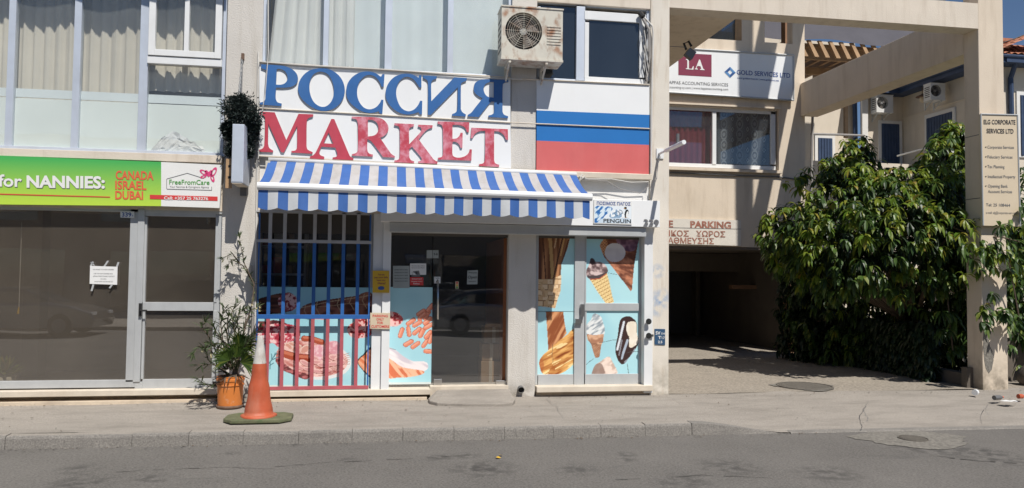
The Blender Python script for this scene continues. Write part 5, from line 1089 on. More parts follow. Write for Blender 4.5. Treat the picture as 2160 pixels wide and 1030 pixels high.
# LA / gold services sign
LA=thing('office_sign',P(1545,200,YA-.1),'large white office sign of LA accounting and Gold Services above the annex window','sign')
YL=YA-.1
part('board',quad([(1395,100),(1674,117),(1674,212),(1395,194)],YL,.08),M['white_panel'],LA)
for a,b in (((1395,100),(1674,117)),((1674,212),(1395,194)),((1674,117),(1674,212))): part('frame',MB().tube([P(*a,YL-.005),P(*b,YL-.005)],.022,6),M['alu'],LA)
part('print_block',quad([(1431,112),(1501,115.5),(1501,162.5),(1431,158.5)],YL-.004,.003),M['print_maroon'],LA)
lw=lambda pts,hole=None: pts
zL=lambda pts:Z(pts,1360,0,4.29)
for pts in ([(372,535),(412,538),(412,545),(400,548),(400,622),(425,624),(438,600),(444,600),(440,632),(372,626),(372,620),(385,617),(385,545),(372,541)],
            [(492,540),(500,540),(530,625),(541,630),(541,636),(500,633),(500,627),(512,625),(504,600),(476,598),(468,618),(480,624),(480,630),(454,628),(454,622),(462,619)]):
    part('letter',MB().prism([P(x,y,YL-.009) for x,y in zL(pts)],.003),M['print_white'],LA)
T('APPAS ACCOUNTING SERVICES',1411,177,1536,182.5,6.5,'print_grey',LA,YL-.006,.0)
T('ccounting-cy.com | www.lappasaccounting.com',1411,186,1536,191,4.5,'print_grey',LA,YL-.006,.0,'lettering')
T('GOLD SERVICES LTD',1554,157,1667,164.5,9.5,'print_blue',LA,YL-.006,.01)
T('www.goldservices.ke | www.goldssvcs.net',1555,166,1643,172,3.6,'print_blue',LA,YL-.006,.01)
zd=[(1528,152),(1540,141),(1552,153.5),(1540,164.5)]; dc=(1540,152.8)
M['logo_b1']=mat('logo_blue_light',(.10,.25,.50),.5,.02); M['logo_b2']=mat('logo_blue_dark',(.03,.09,.26),.5,.02)
for k in range(4):
    a_,b_=zd[k],zd[(k+1)%4]; ia=(dc[0]+(a_[0]-dc[0])*.42,dc[1]+(a_[1]-dc[1])*.42); ib=(dc[0]+(b_[0]-dc[0])*.42,dc[1]+(b_[1]-dc[1])*.42)
    part('logo_facet',quad([a_,b_,ib,ia],YL-.006,.003),M['logo_b1' if k%2 else 'logo_b2'],LA)
# parking board
PK=thing('parking_board',P(1500,518,YA-.05),'rusty white private parking board in English and Greek over the garage opening','sign')
part('board',quad([(1395,461),(1563,465),(1563,519),(1395,514)],YA-.05,.04),M['parking_board'],PK)
part('print_block',quad([(1395,479.5),(1563,483),(1563,484),(1395,480.5)],YA-.054,.003),M['print_grey'],PK)
T('E',1411,479,1420,479.5,14,'print_rust',PK,YA-.056,.03); T('PARKING',1456,480,1542,482,14,'print_rust',PK,YA-.056,.04)
T('ΙΚΟΣ',1411,498,1453,499,12.5,'print_rust',PK,YA-.056,.02); T('ΧΩΡΟΣ',1468,499,1530,500.5,12.5,'print_rust',PK,YA-.056,.02); T('ΑΘΜΕΥΣΗΣ',1409,513,1506,515,12.5,'print_rust',PK,YA-.056,.02)
# flood light on the slab edge
fl=P(1457,112,.6); t=thing('flood_light',fl,'black flood light hanging under the slab edge in front of the LA sign','flood light')
part('head',MB().prism([fl+Vector((-.09,0,-.02)),fl+Vector((.02,0,-.11)),fl+Vector((.10,0,.02)),fl+Vector((-.01,0,.09))],.09),M['alu_dark'],t,bevel=.01)
part('bracket',MB().tube([fl+Vector((-.06,.04,.06)),fl+Vector((-.1,.04,.16)),fl+Vector((-.02,.04,.2)),fl+Vector((.03,.04,.12))],.02),M['black'],t)
part('cable',MB().tube([P(1413,98,.6),P(1430,99,.6),P(1446,100,.6)],.006,5),M['alu_dark'],t)
# ELG sign
EL=thing('office_sign',P(2110,475,-.08),'tall cream ELG Corporate Services sign on the driveway pillar','sign')
YE=-.1; part('board',quad([(2069,241),(2146,243),(2152,478),(2074,476)],YE,.05),M['beige_board'],EL)
for a,b in (((2069,241),(2146,243)),((2069,241),(2074,476)),((2146,243),(2152,478))): part('frame',MB().tube([P(*a,YE-.003),P(*b,YE-.003)],.013,6),M['alu'],EL)
Ye=YE-.004
for s,x0,y0,x1_,y1,h in (('ELG CORPORATE',2075,262,2142,263,9.5),('SERVICES LTD',2081,281,2138,282,9.5)): T(s,x0,y0,x1_,y1,h,'black_rubber',EL,Ye,.02)
for s,x0,x1_,y in (('Corporate Services',2083,2139,313.5),('Fiduciary Services',2083,2136,334),('Tax Planning',2083,2119,354.5),('Intellectual Property',2084,2142,375.5),('Opening Bank',2084,2126,395.5),('Account Services',2084,2135,407)): T(s,x0,y,x1_,y+.6,6.2,'print_grey',EL,Ye,.005)
for y in (311,331.5,352,373,393): T('*',2078,y+3,2081.5,y+3,5,'black_rubber',EL,Ye,.02)
T('Tel: 25 108464',2080,435,2131,436,6,'print_grey',EL,Ye,.01); T('e-mail: elg@corporate-serv.com',2080,451,2146,452,5,'print_grey',EL,Ye,.0)
# ---------------------------------------------------------------- neighbour house
NH=thing('neighbour_house',(P(1905,400,15).x,12,0),'beige house with blue shutters, blue eaves and clay tile roof behind the frame','house')
XS=P(1905,300,15).x; YF1=15.; YF2=10.6
ze=P(1850,196,15).z
def h(x,y,Y): return P(x,y,Y)
part('wall',bx(P(1700,300,15.6).x-3,P(1822,300,15).x,15.5,15.7,-.1,ze+2),M['house_wall'],NH)
part('wall',bx(P(1822,300,15).x,XS,15.,15.2,-.1,ze),M['house_wall'],NH)
part('wall',bx(XS,XS+.2,YF2+.2,15.,-.1,ze),M['house_wall'],NH)
part('wall',bx(XS,XS+9,YF2,YF2+.2,-.1,ze),M['house_wall'],NH)
part('pilaster',bx(P(1817,300,15).x,P(1829,300,15).x,14.93,15.0,-.1,ze-.05),M['white_wall'],NH)
zbd=P(1905,247,15).z
part('string_course',MB().box(XS-.03,XS,YF2+.2,15,zbd-.04,zbd),M['house_wall'],NH)
part('eave',MB().box(P(1815,190,15).x,XS+.3,14.45,14.99,ze-.12,ze+.1).box(XS-.55,XS-.01,YF2-.5,14.44,ze-.12,ze+.1).box(XS-.01,XS+9,YF2-.55,YF2-.01,ze-.12,ze+.1),M['house_blue'],NH)
part('gutter',MB().tube([(P(1815,190,15).x,14.4,ze+.08),(XS-.6,14.4,ze+.08),(XS-.6,YF2-.55,ze+.08),(XS+9,YF2-.55,ze+.08)],.06,8),M['house_blue'],NH)
# tiled roofs with real tile courses
def roof(p0,ux,uy,nx_,ny_,parent):
    tile=MB(); tw,tl=.24,.34
    ux,uy=Vector(ux).normalized(),Vector(uy).normalized(); nn=ux.cross(uy).normalized(); nn=nn if nn.z>0 else -nn
    for j in range(ny_):
        for i in range(nx_):
            o_=Vector(p0)+ux*i*tw+uy*j*tl*.92+nn*random.uniform(0,.012); v=[]
            for a_ in range(5):
                t=a_/4; hgt=.05*math.sin(math.pi*t)
                v+=[o_+ux*tw*t+nn*(hgt+.02),o_+ux*tw*t+uy*tl+nn*(hgt)]
            tile.add(v,[(2*a_,2*a_+2,2*a_+3,2*a_+1) for a_ in range(4)])
    return part('roof_tiles',tile,M['tile_roof'],parent,kind='stuff')
roof((XS-.62,YF2-.6,ze+.1),(0,1,0),(1,0,.42),20,14,NH)
roof((P(1800,190,15).x,14.35,ze+.1),(1,0,0),(0,1,.42),16,12,NH)
roof((XS-.62,YF2-.6,ze+.1),(1,0,0),(0,1,.42),38,14,NH)
part('roof_deck',MB().add([(XS-.6,YF2-.55,ze+.08),(XS+9,YF2-.55,ze+.08),(XS+9,YF2+5,ze+2.4),(XS+3,YF2+5,ze+1.7),(XS-.6,15,ze+.08)],[(0,1,2,3),(0,3,4)]),M['tile_roof'],NH)
def shutter(par,x0,x1_,Y,z0,z1,horiz=True,nm='shutter'):
    o=part('door' if nm=='door' else 'window',bx(x0-.12,x1_+.12,Y-.05,Y-.002,z0-.05,z1+.12),M['white_wall'],par)
    part('reveal',bx(x0,x1_,Y-.055,Y-.05,z0,z1),M['house_blue'],o)
    n=max(4,int((x1_-x0)/.11)); 
    for k in range(n):
        a_=x0+(x1_-x0)*k/n; part('slat',bx(a_+.012,a_+(x1_-x0)/n-.012,Y-.085,Y-.056,z0+.02,z1-.02),M['house_blue'],o)
a=RR(1858,262,1895,345,15); shutter(NH,a[0],a[1],15,a[2],a[3],nm='door')
a=RR(1724,292,1754,352,15.5); shutter(NH,a[0],a[1],15.5,a[2],a[3])
a=RR(2150,203,2200,330,YF2); shutter(NH,a[0],a[1],YF2,a[2],a[3])
# window in the side wall (plane X = XS)
def PXp(px,py): d=ray(px,py); t=XS/d.x; return CP+d*t
A=PXp(1958,250);B=PXp(2012,300); y0_,y1_=min(A.y,B.y),max(A.y,B.y); z1_=PXp(1985,243).z
o=part('window',bx(XS-.06,XS-.002,y0_-.12,y1_+.12,z1_-2,z1_+.14),M['white_wall'],NH); part('reveal',bx(XS-.065,XS-.06,y0_,y1_,z1_-1.9,z1_),M['house_blue'],o)
for k in range(9): yy=y0_+(y1_-y0_)*k/9; part('slat',bx(XS-.09,XS-.066,yy+.01,yy+(y1_-y0_)/9-.01,z1_-1.88,z1_-.02),M['house_blue'],o)
dp=P(1805,210,15.4); part('downpipe',MB().tube([P(1790,208,15.4),P(1803,218,15.3),P(1805,330,15.3)],.085,8),M['house_blue'],NH)
part('downpipe',MB().tube([P(2145,118,YF2-.5),P(2140,140,YF2-.3),P(2132,165,YF2-.1),P(2134,260,YF2-.08),P(2140,700,YF2-.08)],.08,8),M['house_blue'],NH)
part('chimney',MB().box(P(2116,90,12).x,P(2133,90,12).x,12,12.5,ze+.2,P(2120,88,12).z).box(P(2113,90,12).x,P(2136,90,12).x,11.95,12.55,P(2120,88,12).z,P(2120,85,12).z+.06),M['tile_roof'],NH)
part('terrace',bx(P(1700,400,13).x-3,XS-.01,12.9,15.,-.1,P(1850,345,13).z),M['house_wall'],NH)
part('railing',MB().tube([P(1893,329,13.2),P(1965,310,11.5)],.03,6),M['alu'],NH)
# its air conditioners
ac_unit('air_conditioner',(1849,201,1884,236),14.98,.4,'white air conditioner on the neighbour house wall over the blue door','ac_clean',False)
# side-wall unit, turned to face left
t=ac_unit('air_conditioner',(1958,180,1990,214),12.2,.4,'white air conditioner high on the side wall of the neighbour house near the pillar','ac_clean',False)
q=PXp(1998,212); t.rotation_euler=(0,0,0); t.location=Vector((XS-.5,12.9,P(1990,210,12.5).z))
# lamp
lp=PXp(1964,208)+Vector((-.35,0,0)); LM=thing('wall_lantern',lp,'small hanging lantern under the eave of the neighbour house','lantern')
part('rod',MB().tube([lp+Vector((0,0,.12)),lp+Vector((0,0,.75)),(XS-.35,lp.y,ze-.1)],.012,6),M['rust'],LM); part('shade',MB().lathe(lp,[(.02,.16),(.06,.12),(.21,.06),(.22,.03),(.1,.02)],14),M['rust'],LM,smooth=True); part('globe',MB().lathe(lp,[(.09,.02),(.1,-.08),(.05,-.16),(0,-.18)],12),M['tan'],LM,smooth=True)
# ---------------------------------------------------------------- roof pergola and tarp beyond
PG=thing('wooden_pergola',P(1760,150,9),'wooden roof pergola with slanted rafters under a grey tarp','pergola')
zr=P(1780,99,9).z; xa_=P(1700,100,9).x-.8; xb_=P(1880,100,9).x
part('fascia_beam',bx(xa_,xb_,9,9.1,zr-.42,zr-.06),M['wood'],PG); part('top_plate',bx(xa_,xb_,8.9,9.0,zr-.1,zr),M['wood'],PG)
for k in range(13):
    x=xa_+.25+k*.33
    part('rafter_end',MB().prism([(x,8.55,zr-.02),(x+.1,8.55,zr-.02),(x+.33,8.5,zr-.5),(x+.2,8.5,zr-.5)],.07),M['wood'],PG)
    part('rafter',bx(x,x+.09,9.11,11.6,zr-.25,zr-.1),M['wood'],PG)
part('purlin',bx(xa_,xb_,10.2,10.3,zr-.5,zr-.3),M['wood'],PG); part('purlin',bx(xa_,xb_,11.4,11.5,zr-.95,zr-.8),M['wood'],PG)
for x in (xa_+1.2,xa_+2.8): part('post',bx(x,x+.1,10.2,10.3,zr-2.4,zr-.3),M['wood'],PG)
TP=thing('tarp',P(1800,80,8.6),'dark grey tarpaulin stretched over the wooden roof pergola','tarp')
vs=[];fs=[]
for i in range(31):
    for j in range(7):
        x=xa_-1+(P(2075,60,8.5).x-xa_+1)*i/30; t=j/6; vs.append((x,8.5+t*3.4,zr-.03+.05*math.sin(x*2.2)*(1-t)+t*4.6))
for i in range(30):
    for j in range(6): a_=i*7+j; fs.append((a_,a_+7,a_+8,a_+1))
part('sheet',MB().add(vs,fs),M['tarp'],TP,smooth=True)
# overhead wire
single('overhead_wire',MB().tube([P(2110,92,9),P(2140,82,9),P(2170,70,9)],.015,5),M['black'],'thin black wire crossing the sky at the upper right','wire')
# ---------------------------------------------------------------- cables on the facade
t=thing('cable',P(1375,300,-.03),'bundle of white pipes running down from the upper right window','cable')
part('pipe',MB().tube([P(1352,30,-.03),P(1362,40,-.05),P(1376,56,-.05),P(1378,70,-.05),P(1375,200,-.05),P(1373,366,-.05)],.014,8),M['cable_w'],t)
part('pipe',MB().tube([P(1356,40,-.04),P(1369,62,-.07),P(1370,120,-.03),P(1362,178,-.03)],.022,8),M['cable'],t)
part('pipe',MB().tube([P(1350,28,-.02),P(1357,36,-.06)],.04,8),M['black'],t)
for k in range(9):
    x=1361+random.uniform(-3,3); part('wire',MB().tube([P(x,40+k*8,-.04),P(x+random.uniform(-8,6),70+k*9,-.06),P(1366+random.uniform(-4,4),100+k*9,-.05)],.006,5),M['cable_w' if k%2 else 'black'],t)
t=thing('cable',P(1290,395,-.08),'loose white cables looping below the stone ledge right of the awning','cable')
part('wire',MB().tube([P(1222,372,-.1),P(1240,378,-.1),P(1290,378,-.1),P(1330,385,-.1),P(1368,384,-.1)],.008,6),M['cable_w'],t)
part('wire',MB().tube([P(1225,378,-.1),P(1280,382,-.1),P(1310,400,-.1),P(1350,408,-.1),P(1366,395,-.1),P(1369,386,-.1)],.006,6),M['cable'],t)
part('wire',MB().tube([P(1228,368,-.1),P(1222,382,-.12),P(1234,372,-.12)],.012,6),M['cable_w'],t)
t=thing('cable',P(548,200,-.03),'thin white wire hanging down the edge of the left pier','cable')
part('wire',MB().tube([P(566,-20,-.06),P(566,110,-.16),P(560,190,-.16),P(548,270,-.12),P(545,335,-.1)],.006,5),M['cable_w'],t)
part('conduit',MB().tube([P(545,110,-.02),P(542,400,-.02),P(539,600,-.02),P(538,700,-.02)],.013,6),M['cable_w'],t)
part('hose',MB().tube([P(530,560,-.03),P(534,598,-.03),P(537,612,-.05),P(533,624,-.05),P(533,760,-.03)],.016,8),M['cable'],t)
t=thing('cable',P(1560,372,YA-.03),'dark cable clipped along the wall below the annex window','cable')
part('wire',MB().tube([P(1412,364,YA-.03),P(1480,367,YA-.04),P(1560,371,YA-.03),P(1640,373,YA-.03),P(1690,380,YA-.03),P(1709,390,YA-.03),P(1711,440,YA-.03)],.018,6),M['alu_dark'],t)
t=thing('drain_pipe',P(1713,500,YA-.0),'thin stained pipe down the right edge of the annex','pipe'); part('pipe',MB().tube([P(1714,245,YA+.1),P(1712,350,YA+.1),P(1709,520,YA+.1)],.03,8),M['cable'],t)
part('pipe',MB().tube([P(1712,283,YA+.1),P(1760,284,YA+1.5),P(1822,286,YA+4)],.03,8),M['cable'],t)
# wall lamp arm right of the flag panel
t=thing('wall_lamp',P(1388,325,0),'white tube lamp on an arm fixed to the corner column','lamp')
part('bracket',bx(*xr(1384,1399,325),-.02,0,P(1390,335).z,P(1390,314).z),M['white_metal'],t)
L0=P(1392,324,-.05);L1=P(1443,300,-.9); part('arm',MB().tube([P(1390,324,0),L0,L0.lerp(L1,.3)],.018,8),M['white_metal'],t); part('tube',MB().tube([L0.lerp(L1,.28),L1],.032,12),M['white_metal'],t,smooth=False); 
part('sensor',MB().tube([L0.lerp(L1,.75)+Vector((0,0,.03)),L0.lerp(L1,.75)+Vector((-.0,0,.16))],.025,8),M['alu_dark'],t)
part('wire',MB().tube([P(1394,330,-.05),P(1388,345,-.04),P(1386,375,-.03),P(1372,400,-.03),P(1374,420,-.03)],.006,5),M['cable_w'],t)
# ---------------------------------------------------------------- manhole covers and concrete collars
def disc(px,py,rx,ry,z): return G(px,py,z),abs(G(px+rx,py,z).x-G(px,py,z).x)
for px,py,rx,z,lab,prx in ((1697,814,52,.012,'round iron manhole cover in the driveway',60),(1926,926,27,RZ,'small round iron cover in the road set in pale concrete',115)):
    c_,r=disc(px,py,rx,0,z); t=thing('manhole_cover',(c_.x,c_.y,z),lab,'manhole cover')
    zc=(0 if z>0 else RZ); n=40
    if z>0: zc=.006
    part('cover',MB().lathe((c_.x,c_.y,zc),[(0,.010),(r*.93,.010),(r*.95,.004),(r,.004),(r,.012),(r*1.06,.012),(r*1.07,-.02)],n),M['manhole'],t)
    for k in range(-4,5):
        w_=math.sqrt(max(0,.8-(k/5)**2))*r; part('rib',bx(c_.x-w_,c_.x+w_,c_.y+k*r/5.2-.008,c_.y+k*r/5.2+.008,zc+.010,zc+.014),M['manhole'],t)
    pr=r*prx/rx; vs=[(c_.x,c_.y,zc+.002)]+[(c_.x+pr*(1+.12*math.sin(3*a_)+.07*math.sin(7*a_+1)+.05*math.sin(17*a_))*math.cos(a_),c_.y+pr*(.75 if z<0 else 1)*(1+.1*math.sin(4*a_+2))*math.sin(a_),zc+.002) for a_ in [i*2*math.pi/60 for i in range(60)]]
    part('concrete_collar',MB().add(vs,[(0,1+i,1+(i+1)%60) for i in range(60)]),M['patch'],t)
# things seen inside the left shop window
t=thing('blind_cord',P(40,650,.2),'thin pale blind cord hanging inside the left end of the large shop window','cord'); part('cord',MB().tube([P(46,470,.2),P(43,560,.2),P(40,648,.2)],.005,5),M['cable_w'],t); part('tassel',MB().tube([P(40,648,.2),P(38,662,.2)],[.008,.016],8),M['yellow'],t)
wp=P(8,806,.5); t=thing('potted_plant',wp,'small reddish plant in a pot inside the left corner of the large shop window','potted plant'); part('pot',MB().lathe((wp.x,wp.y,.1),[(.0,0),(.11,0),(.15,.2),(.13,.2),(.12,.15)],18),M['ac_white'],t,smooth=True)
lm_=MB(); rs=random.Random(5)
for k in range(60):
    d=Vector((rs.gauss(0,1),rs.gauss(0,1),abs(rs.gauss(0,1))+.3)).normalized(); p_=Vector((wp.x,wp.y,.3))+d*.08; s_=d.cross(Vector((0,0,1))).normalized()*.025; lm_.add([p_,p_+d*.1+s_,p_+d*.22,p_+d*.1-s_],[(0,1,2,3)])
part('foliage',lm_,M['leaf_y'],t,kind='stuff')
# ---------------------------------------------------------------- litter
def can_(px,py,L,r,m,lab,ang=.2,cat='bottle',nm='bottle'):
    p=G(px,py,.0)+Vector((0,0,r+.004)); d=Vector((math.cos(ang),math.sin(ang),0)); t=thing(nm,p,lab,cat)
    part('body',MB().tube([p,p+d*L*.7,p+d*L*.85,p+d*L],[r,r,r*.5,r*.4],10),M[m],t); part('cap',MB().tube([p+d*L,p+d*L*1.08],r*.45,8),M['print_orange'],t)
can_(2097,845,.17,.035,'alu_dark','dark crushed bottle with an orange cap lying by the pillar'); can_(2056,835,.08,.045,'white_metal','small crushed pale can lying left of the pillar foot',.5,'can','drink_can'); can_(2148,842,.1,.035,'cone','red and white crushed cup at the right edge of the pavement',.1,'cup','paper_cup')
for i,(px,py,s,m,lab) in enumerate([(2122,848,.10,'paper','white torn paper right of the crushed bottle'),(2137,848,.09,'paper','crumpled pale paper at the right edge of the pavement'),(1050,967,.035,'yellow','tiny yellow scrap on the road, nearer of two'),(1057,962,.03,'yellow','tiny yellow scrap on the road, farther of two'),(1000,915,.09,'print_red','red scrap in the gutter below the ramp'),(890,917,.06,'card','brown leaf in the gutter left of the ramp')]):
    z=0 if py<880 else RZ; p=G(px,py,z); n=7; rs=random.Random(i); mb=MB(); mb.add([(p.x,p.y,z+.03*s/.1)]+[(p.x+s*math.cos(k*.9)*rs.uniform(.5,1),p.y+s*math.sin(k*.9)*rs.uniform(.4,.9),z+rs.uniform(.004,.02)) for k in range(n)],[(0,1+k,1+(k+1)%n) for k in range(n)])
    single('litter',mb,M[m],lab,'litter')
mb=MB(); rs=random.Random(77)     # fine grit and dry leaves along the kerb and wall foot
for k in range(900):
    if k<450: x=rs.uniform(-9,5.5); y=ky(x)-abs(rs.gauss(0,.07))-.01; z=RZ
    else: x=rs.uniform(-9,13); y=rs.uniform(ky(x)+.2,-.1) if rs.random()<.35 else -.12-abs(rs.gauss(0,.08)); z=0 if x<K1.x else .0-.1*max(0,min(1,(-.1-y)/2.0))
    s=rs.uniform(.004,.013); a_=rs.random()*6; mb.add([(x+s*math.cos(a_+q),y+s*math.sin(a_+q)*1.2,z+.004+(s*.6 if q>2 else 0)) for q in (0,1.7,3.2,4.6)],[(0,1,2,3)],rs.choice([0,0,1]))
for k in range(70):   # flattened gum and dark flecks
    x=rs.uniform(-9,12); y=rs.uniform(ky(x)+.25,-.15); s=rs.uniform(.006,.018)
    if x>K1.x: continue
    mb.add([(x+s*math.cos(q),y+s*math.sin(q),.010) for q in (0,1,2,3,4,5)],[(0,1,2,3,4,5)],1)
single('grit',mb,[M['patch'],M['bark']],kind='stuff')
# trash and low wall right of the pillar
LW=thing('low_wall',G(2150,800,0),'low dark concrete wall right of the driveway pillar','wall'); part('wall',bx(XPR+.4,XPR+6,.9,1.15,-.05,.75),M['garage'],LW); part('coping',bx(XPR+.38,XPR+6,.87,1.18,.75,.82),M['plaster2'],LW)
LW2=thing('low_wall',G(2030,800,0),'low cream wall stub left of the driveway pillar under the tree','wall'); part('wall',bx(XPL-.12,XPL-.003,.2,.32,-.05,.32),M['garage'],LW2); part('wall',bx(XPL-.0,XPL+.2,.34,4.4,-.05,.2),M['garage'],LW2)
for k,(x,y,s,m,lab) in enumerate([(XPR+.38,.75,.17,'sv_blue','small dark blue rubbish bag in the shade right of the pillar'),(XPR+.75,.35,.2,'garage','brown rubbish bag at the right edge beside the low wall')]):
    mb=MB(); mb.lathe((x,y,0),[(s*.6,.0),(s,.08),(s*.95,.2),(s*.5,.32),(s*.12,.38),(s*.2,.44)],14,jit=.16); single('rubbish_bag',mb,M[m],lab,'rubbish bag',smooth=True)
# ---------------------------------------------------------------- trees of the driveway
def whorl(mb,c_,out,L,W,rs,n=8,droop=1.6):
    out=out.normalized(); s=out.cross(Vector((0,0,1))); s=s.normalized() if s.length>.1 else Vector((1,0,0)); u=s.cross(out)
    for k in range(n):
        a_=6.283*k/n+rs.uniform(-.3,.3); d=(out*rs.uniform(.35,1.0)+s*math.cos(a_)+u*math.sin(a_)).normalized(); l=L*rs.uniform(.65,1.15)
        side=d.cross(Vector((0,0,1)));  side=side.normalized() if side.length>.1 else s
        side=(side+Vector((0,0,rs.uniform(-.4,.4)))).normalized(); p=c_+d*.015; v=[]; nseg=3; dd=d.copy()
        nrm=side.cross(d).normalized()
        for i in range(nseg+1):
            w_=W*(.25,1,.85,.05)[i]; v+=[p+side*w_,p-nrm*w_*.35,p-side*w_] ; dd=(dd+Vector((0,0,-droop*.45))).normalized(); p=p+dd*l/nseg
        f=[]
        for i in range(nseg):
            b=3*i; f+=[(b,b+1,b+4,b+3),(b+1,b+2,b+5,b+4)]
        mb.add(v,f)
TR=thing('bushy_tree',(P(1930,760,2.6).x,2.6,0),'large dense tree of drooping glossy leaves left of the driveway pillar','tree')
rs=random.Random(42)
tx=TR.location.x
limbs=MB(); limbs.tube([(tx,2.6,-.05),(tx+.05,2.6,.6),(tx-.05,2.55,1.3)],[.14,.11,.09],10)
# crown lobes: pixel centre, depth, radius (m)
lobes=[(1800,360,2.2,.42),(1790,430,1.6,.7),(1700,480,1.8,.55),(1655,490,2.0,.42),(1730,520,1.5,.6),(1860,450,1.1,.7),(1930,420,1.2,.55),(2000,350,1.6,.5),(2030,330,2.2,.45),(1990,420,1.0,.6),(1900,500,.8,.7),(2000,500,.6,.6),(1810,510,1.0,.75),(1760,640,3.6,.8),(1850,640,3.3,.8),(1950,630,3.0,.7),(1990,700,3.0,.5),(1710,680,3.9,.5),(1900,720,3.3,.6),(1790,740,3.7,.45),(2040,420,1.8,.5),(2050,490,1.0,.55),(2020,550,.9,.5),(1650,540,2.6,.3),(1810,320,2.3,.22),(1765,370,2.2,.35),(2010,290,2.0,.25),(1880,400,1.6,.4),(1950,740,3.2,.5),(1860,560,1.1,.5),(1780,570,1.4,.5),(1940,560,.9,.5),(1700,560,2.2,.4),(1850,700,3.0,.6),(1930,680,2.6,.6),(1980,720,2.4,.45),(1900,765,2.8,.35),(2005,760,2.3,.3),(1820,745,3.2,.45),(1760,740,3.5,.4),(1960,660,2.2,.5)]
L3=[(P(x,y,Y),r) for x,y,Y,r in lobes]
for c_,r in L3:
    st=Vector((tx-.05,2.55,rs.uniform(.7,1.3))); mid=(st+c_)/2+Vector((rs.uniform(-.2,.2),rs.uniform(-.1,.2),.15)); limbs.tube([st,mid,c_],[.06,.035,.014],6)
part('trunk',limbs,M['bark'],TR)
fol=MB(); core=MB(); singles=[]
def inside(p,skip):
    return sum(1 for i,(c_,r) in enumerate(L3) if i!=skip and (p-c_).length<r*.72)
cand=[]
for i,(c_,r) in enumerate(L3):
    n=int(150*r*r)+22
    for k in range(n):
        d=Vector((rs.gauss(0,1),rs.gauss(0,1),rs.gauss(0,1))).normalized()
        p=c_+d*r*rs.uniform(.82,1.12); ins=inside(p,i)
        if ins and rs.random()<.75: continue
        if p.z<.12: continue
        cand.append((p,d))
    for k in range(int(60*r*r)+6):
        d=Vector((rs.gauss(0,1),rs.gauss(0,1),rs.gauss(0,1))).normalized(); p=c_+d*r*rs.uniform(.3,.8)
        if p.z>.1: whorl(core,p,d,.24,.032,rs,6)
hang=[(1995,700,.6),(2010,745,.7),(2000,660,.6),(2060,520,-.3),(2090,510,-.35),(2120,500,-.35),(2140,520,-.35),(2150,470,-.3),(2130,560,-.3),(2085,660,-.25),(2105,645,-.3),(2070,680,-.2),(2120,660,-.2),(2150,680,-.1),(2160,560,-.1),(2060,570,.1),(2040,520,-.1),(2100,540,-.35),(2075,545,-.3),(1700,360,2),(1690,380,2),(2155,440,-.1),(1735,370,2.2),(2010,600,.8),(1940,560,.8),(1790,610,1.2),(1880,610,.9),(1840,600,1.0),(1700,580,1.8),(1740,600,1.6),(1640,560,2.0),(1960,610,.8),(1620,470,2.0),(1612,500,2.0),(1900,640,.9),(1680,380,1.9),(1830,300,2.2),(1790,295,2.2),(2010,262,2.0),(2028,270,2.0)]
for x,y,Y in hang:
    p=P(x,y,Y)
    for k in range(3): cand.append((p+Vector((rs.gauss(0,.09),rs.gauss(0,.06),rs.gauss(0,.08))),Vector((rs.gauss(0,.6),-1,rs.gauss(0,.3)))))
for pix,Y in (([(2010,480),(2060,500),(2110,500),(2150,510)],(.4,-.3)),([(2010,560),(2060,640),(2100,640)],(.8,-.25)),([(2000,560),(2000,640),(2010,740)],(1.0,.65)),([(2100,500),(2130,560),(2150,670)],(-.3,-.1)),([(1760,440),(1720,380),(1695,365)],(2.2,2.0))):
    part('twig',MB().tube([P(x,y,Y[0]+(Y[1]-Y[0])*k/(len(pix)-1)) for k,(x,y) in enumerate(pix)],.012,5),M['bark'],TR)
sunlit_leaves=MB(); cam_=CP
cand=[c for c in cand if not (c[0].z<1.5 and c[0].y>1.2 and rs.random()<.12)]
cand.sort(key=lambda c:(c[0]-cam_).length)
n1=0
for idx,(p,d) in enumerate(cand):
    dd=Vector((d.x,d.y,d.z*.5+.2)); yl=rs.random()<((.55 if d.y<.1 and d.z>-.3 else .1) if p.z>1.7 else .06)  # lighter leaves favoured on the upper front, so sunlight is in the colour
    whorl(sunlit_leaves if yl else fol,p,dd,rs.uniform(.17,.26),rs.uniform(.024,.034),rs,rs.choice([6,7,8,9]))
# the 300 leaves nearest the street are leaves of their own
def split_leaves(mb,k):   # each leaf: 12 verts, 6 faces
    return [(mb.v[i*12:(i+1)*12]) for i in range(k)]
lf=[(0,1,4,3),(1,2,5,4),(3,4,7,6),(4,5,8,7),(6,7,10,9),(7,8,11,10)]
for mb_,m,k in ((fol,M['leaf'],180),(sunlit_leaves,M['leaf_y'],120)):
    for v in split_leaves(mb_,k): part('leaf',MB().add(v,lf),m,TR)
    rest=MB(); rest.v=mb_.v[k*12:]; rest.f=[tuple(i-k*12 for i in f) for f in mb_.f[k*6:]]; rest.m=[0]*len(rest.f)
    part('foliage',rest,m,TR,kind='stuff')
part('inner_foliage',core,M['leaf_shade'],TR,kind='stuff')  # inner leaves coloured dark as if in crown shade
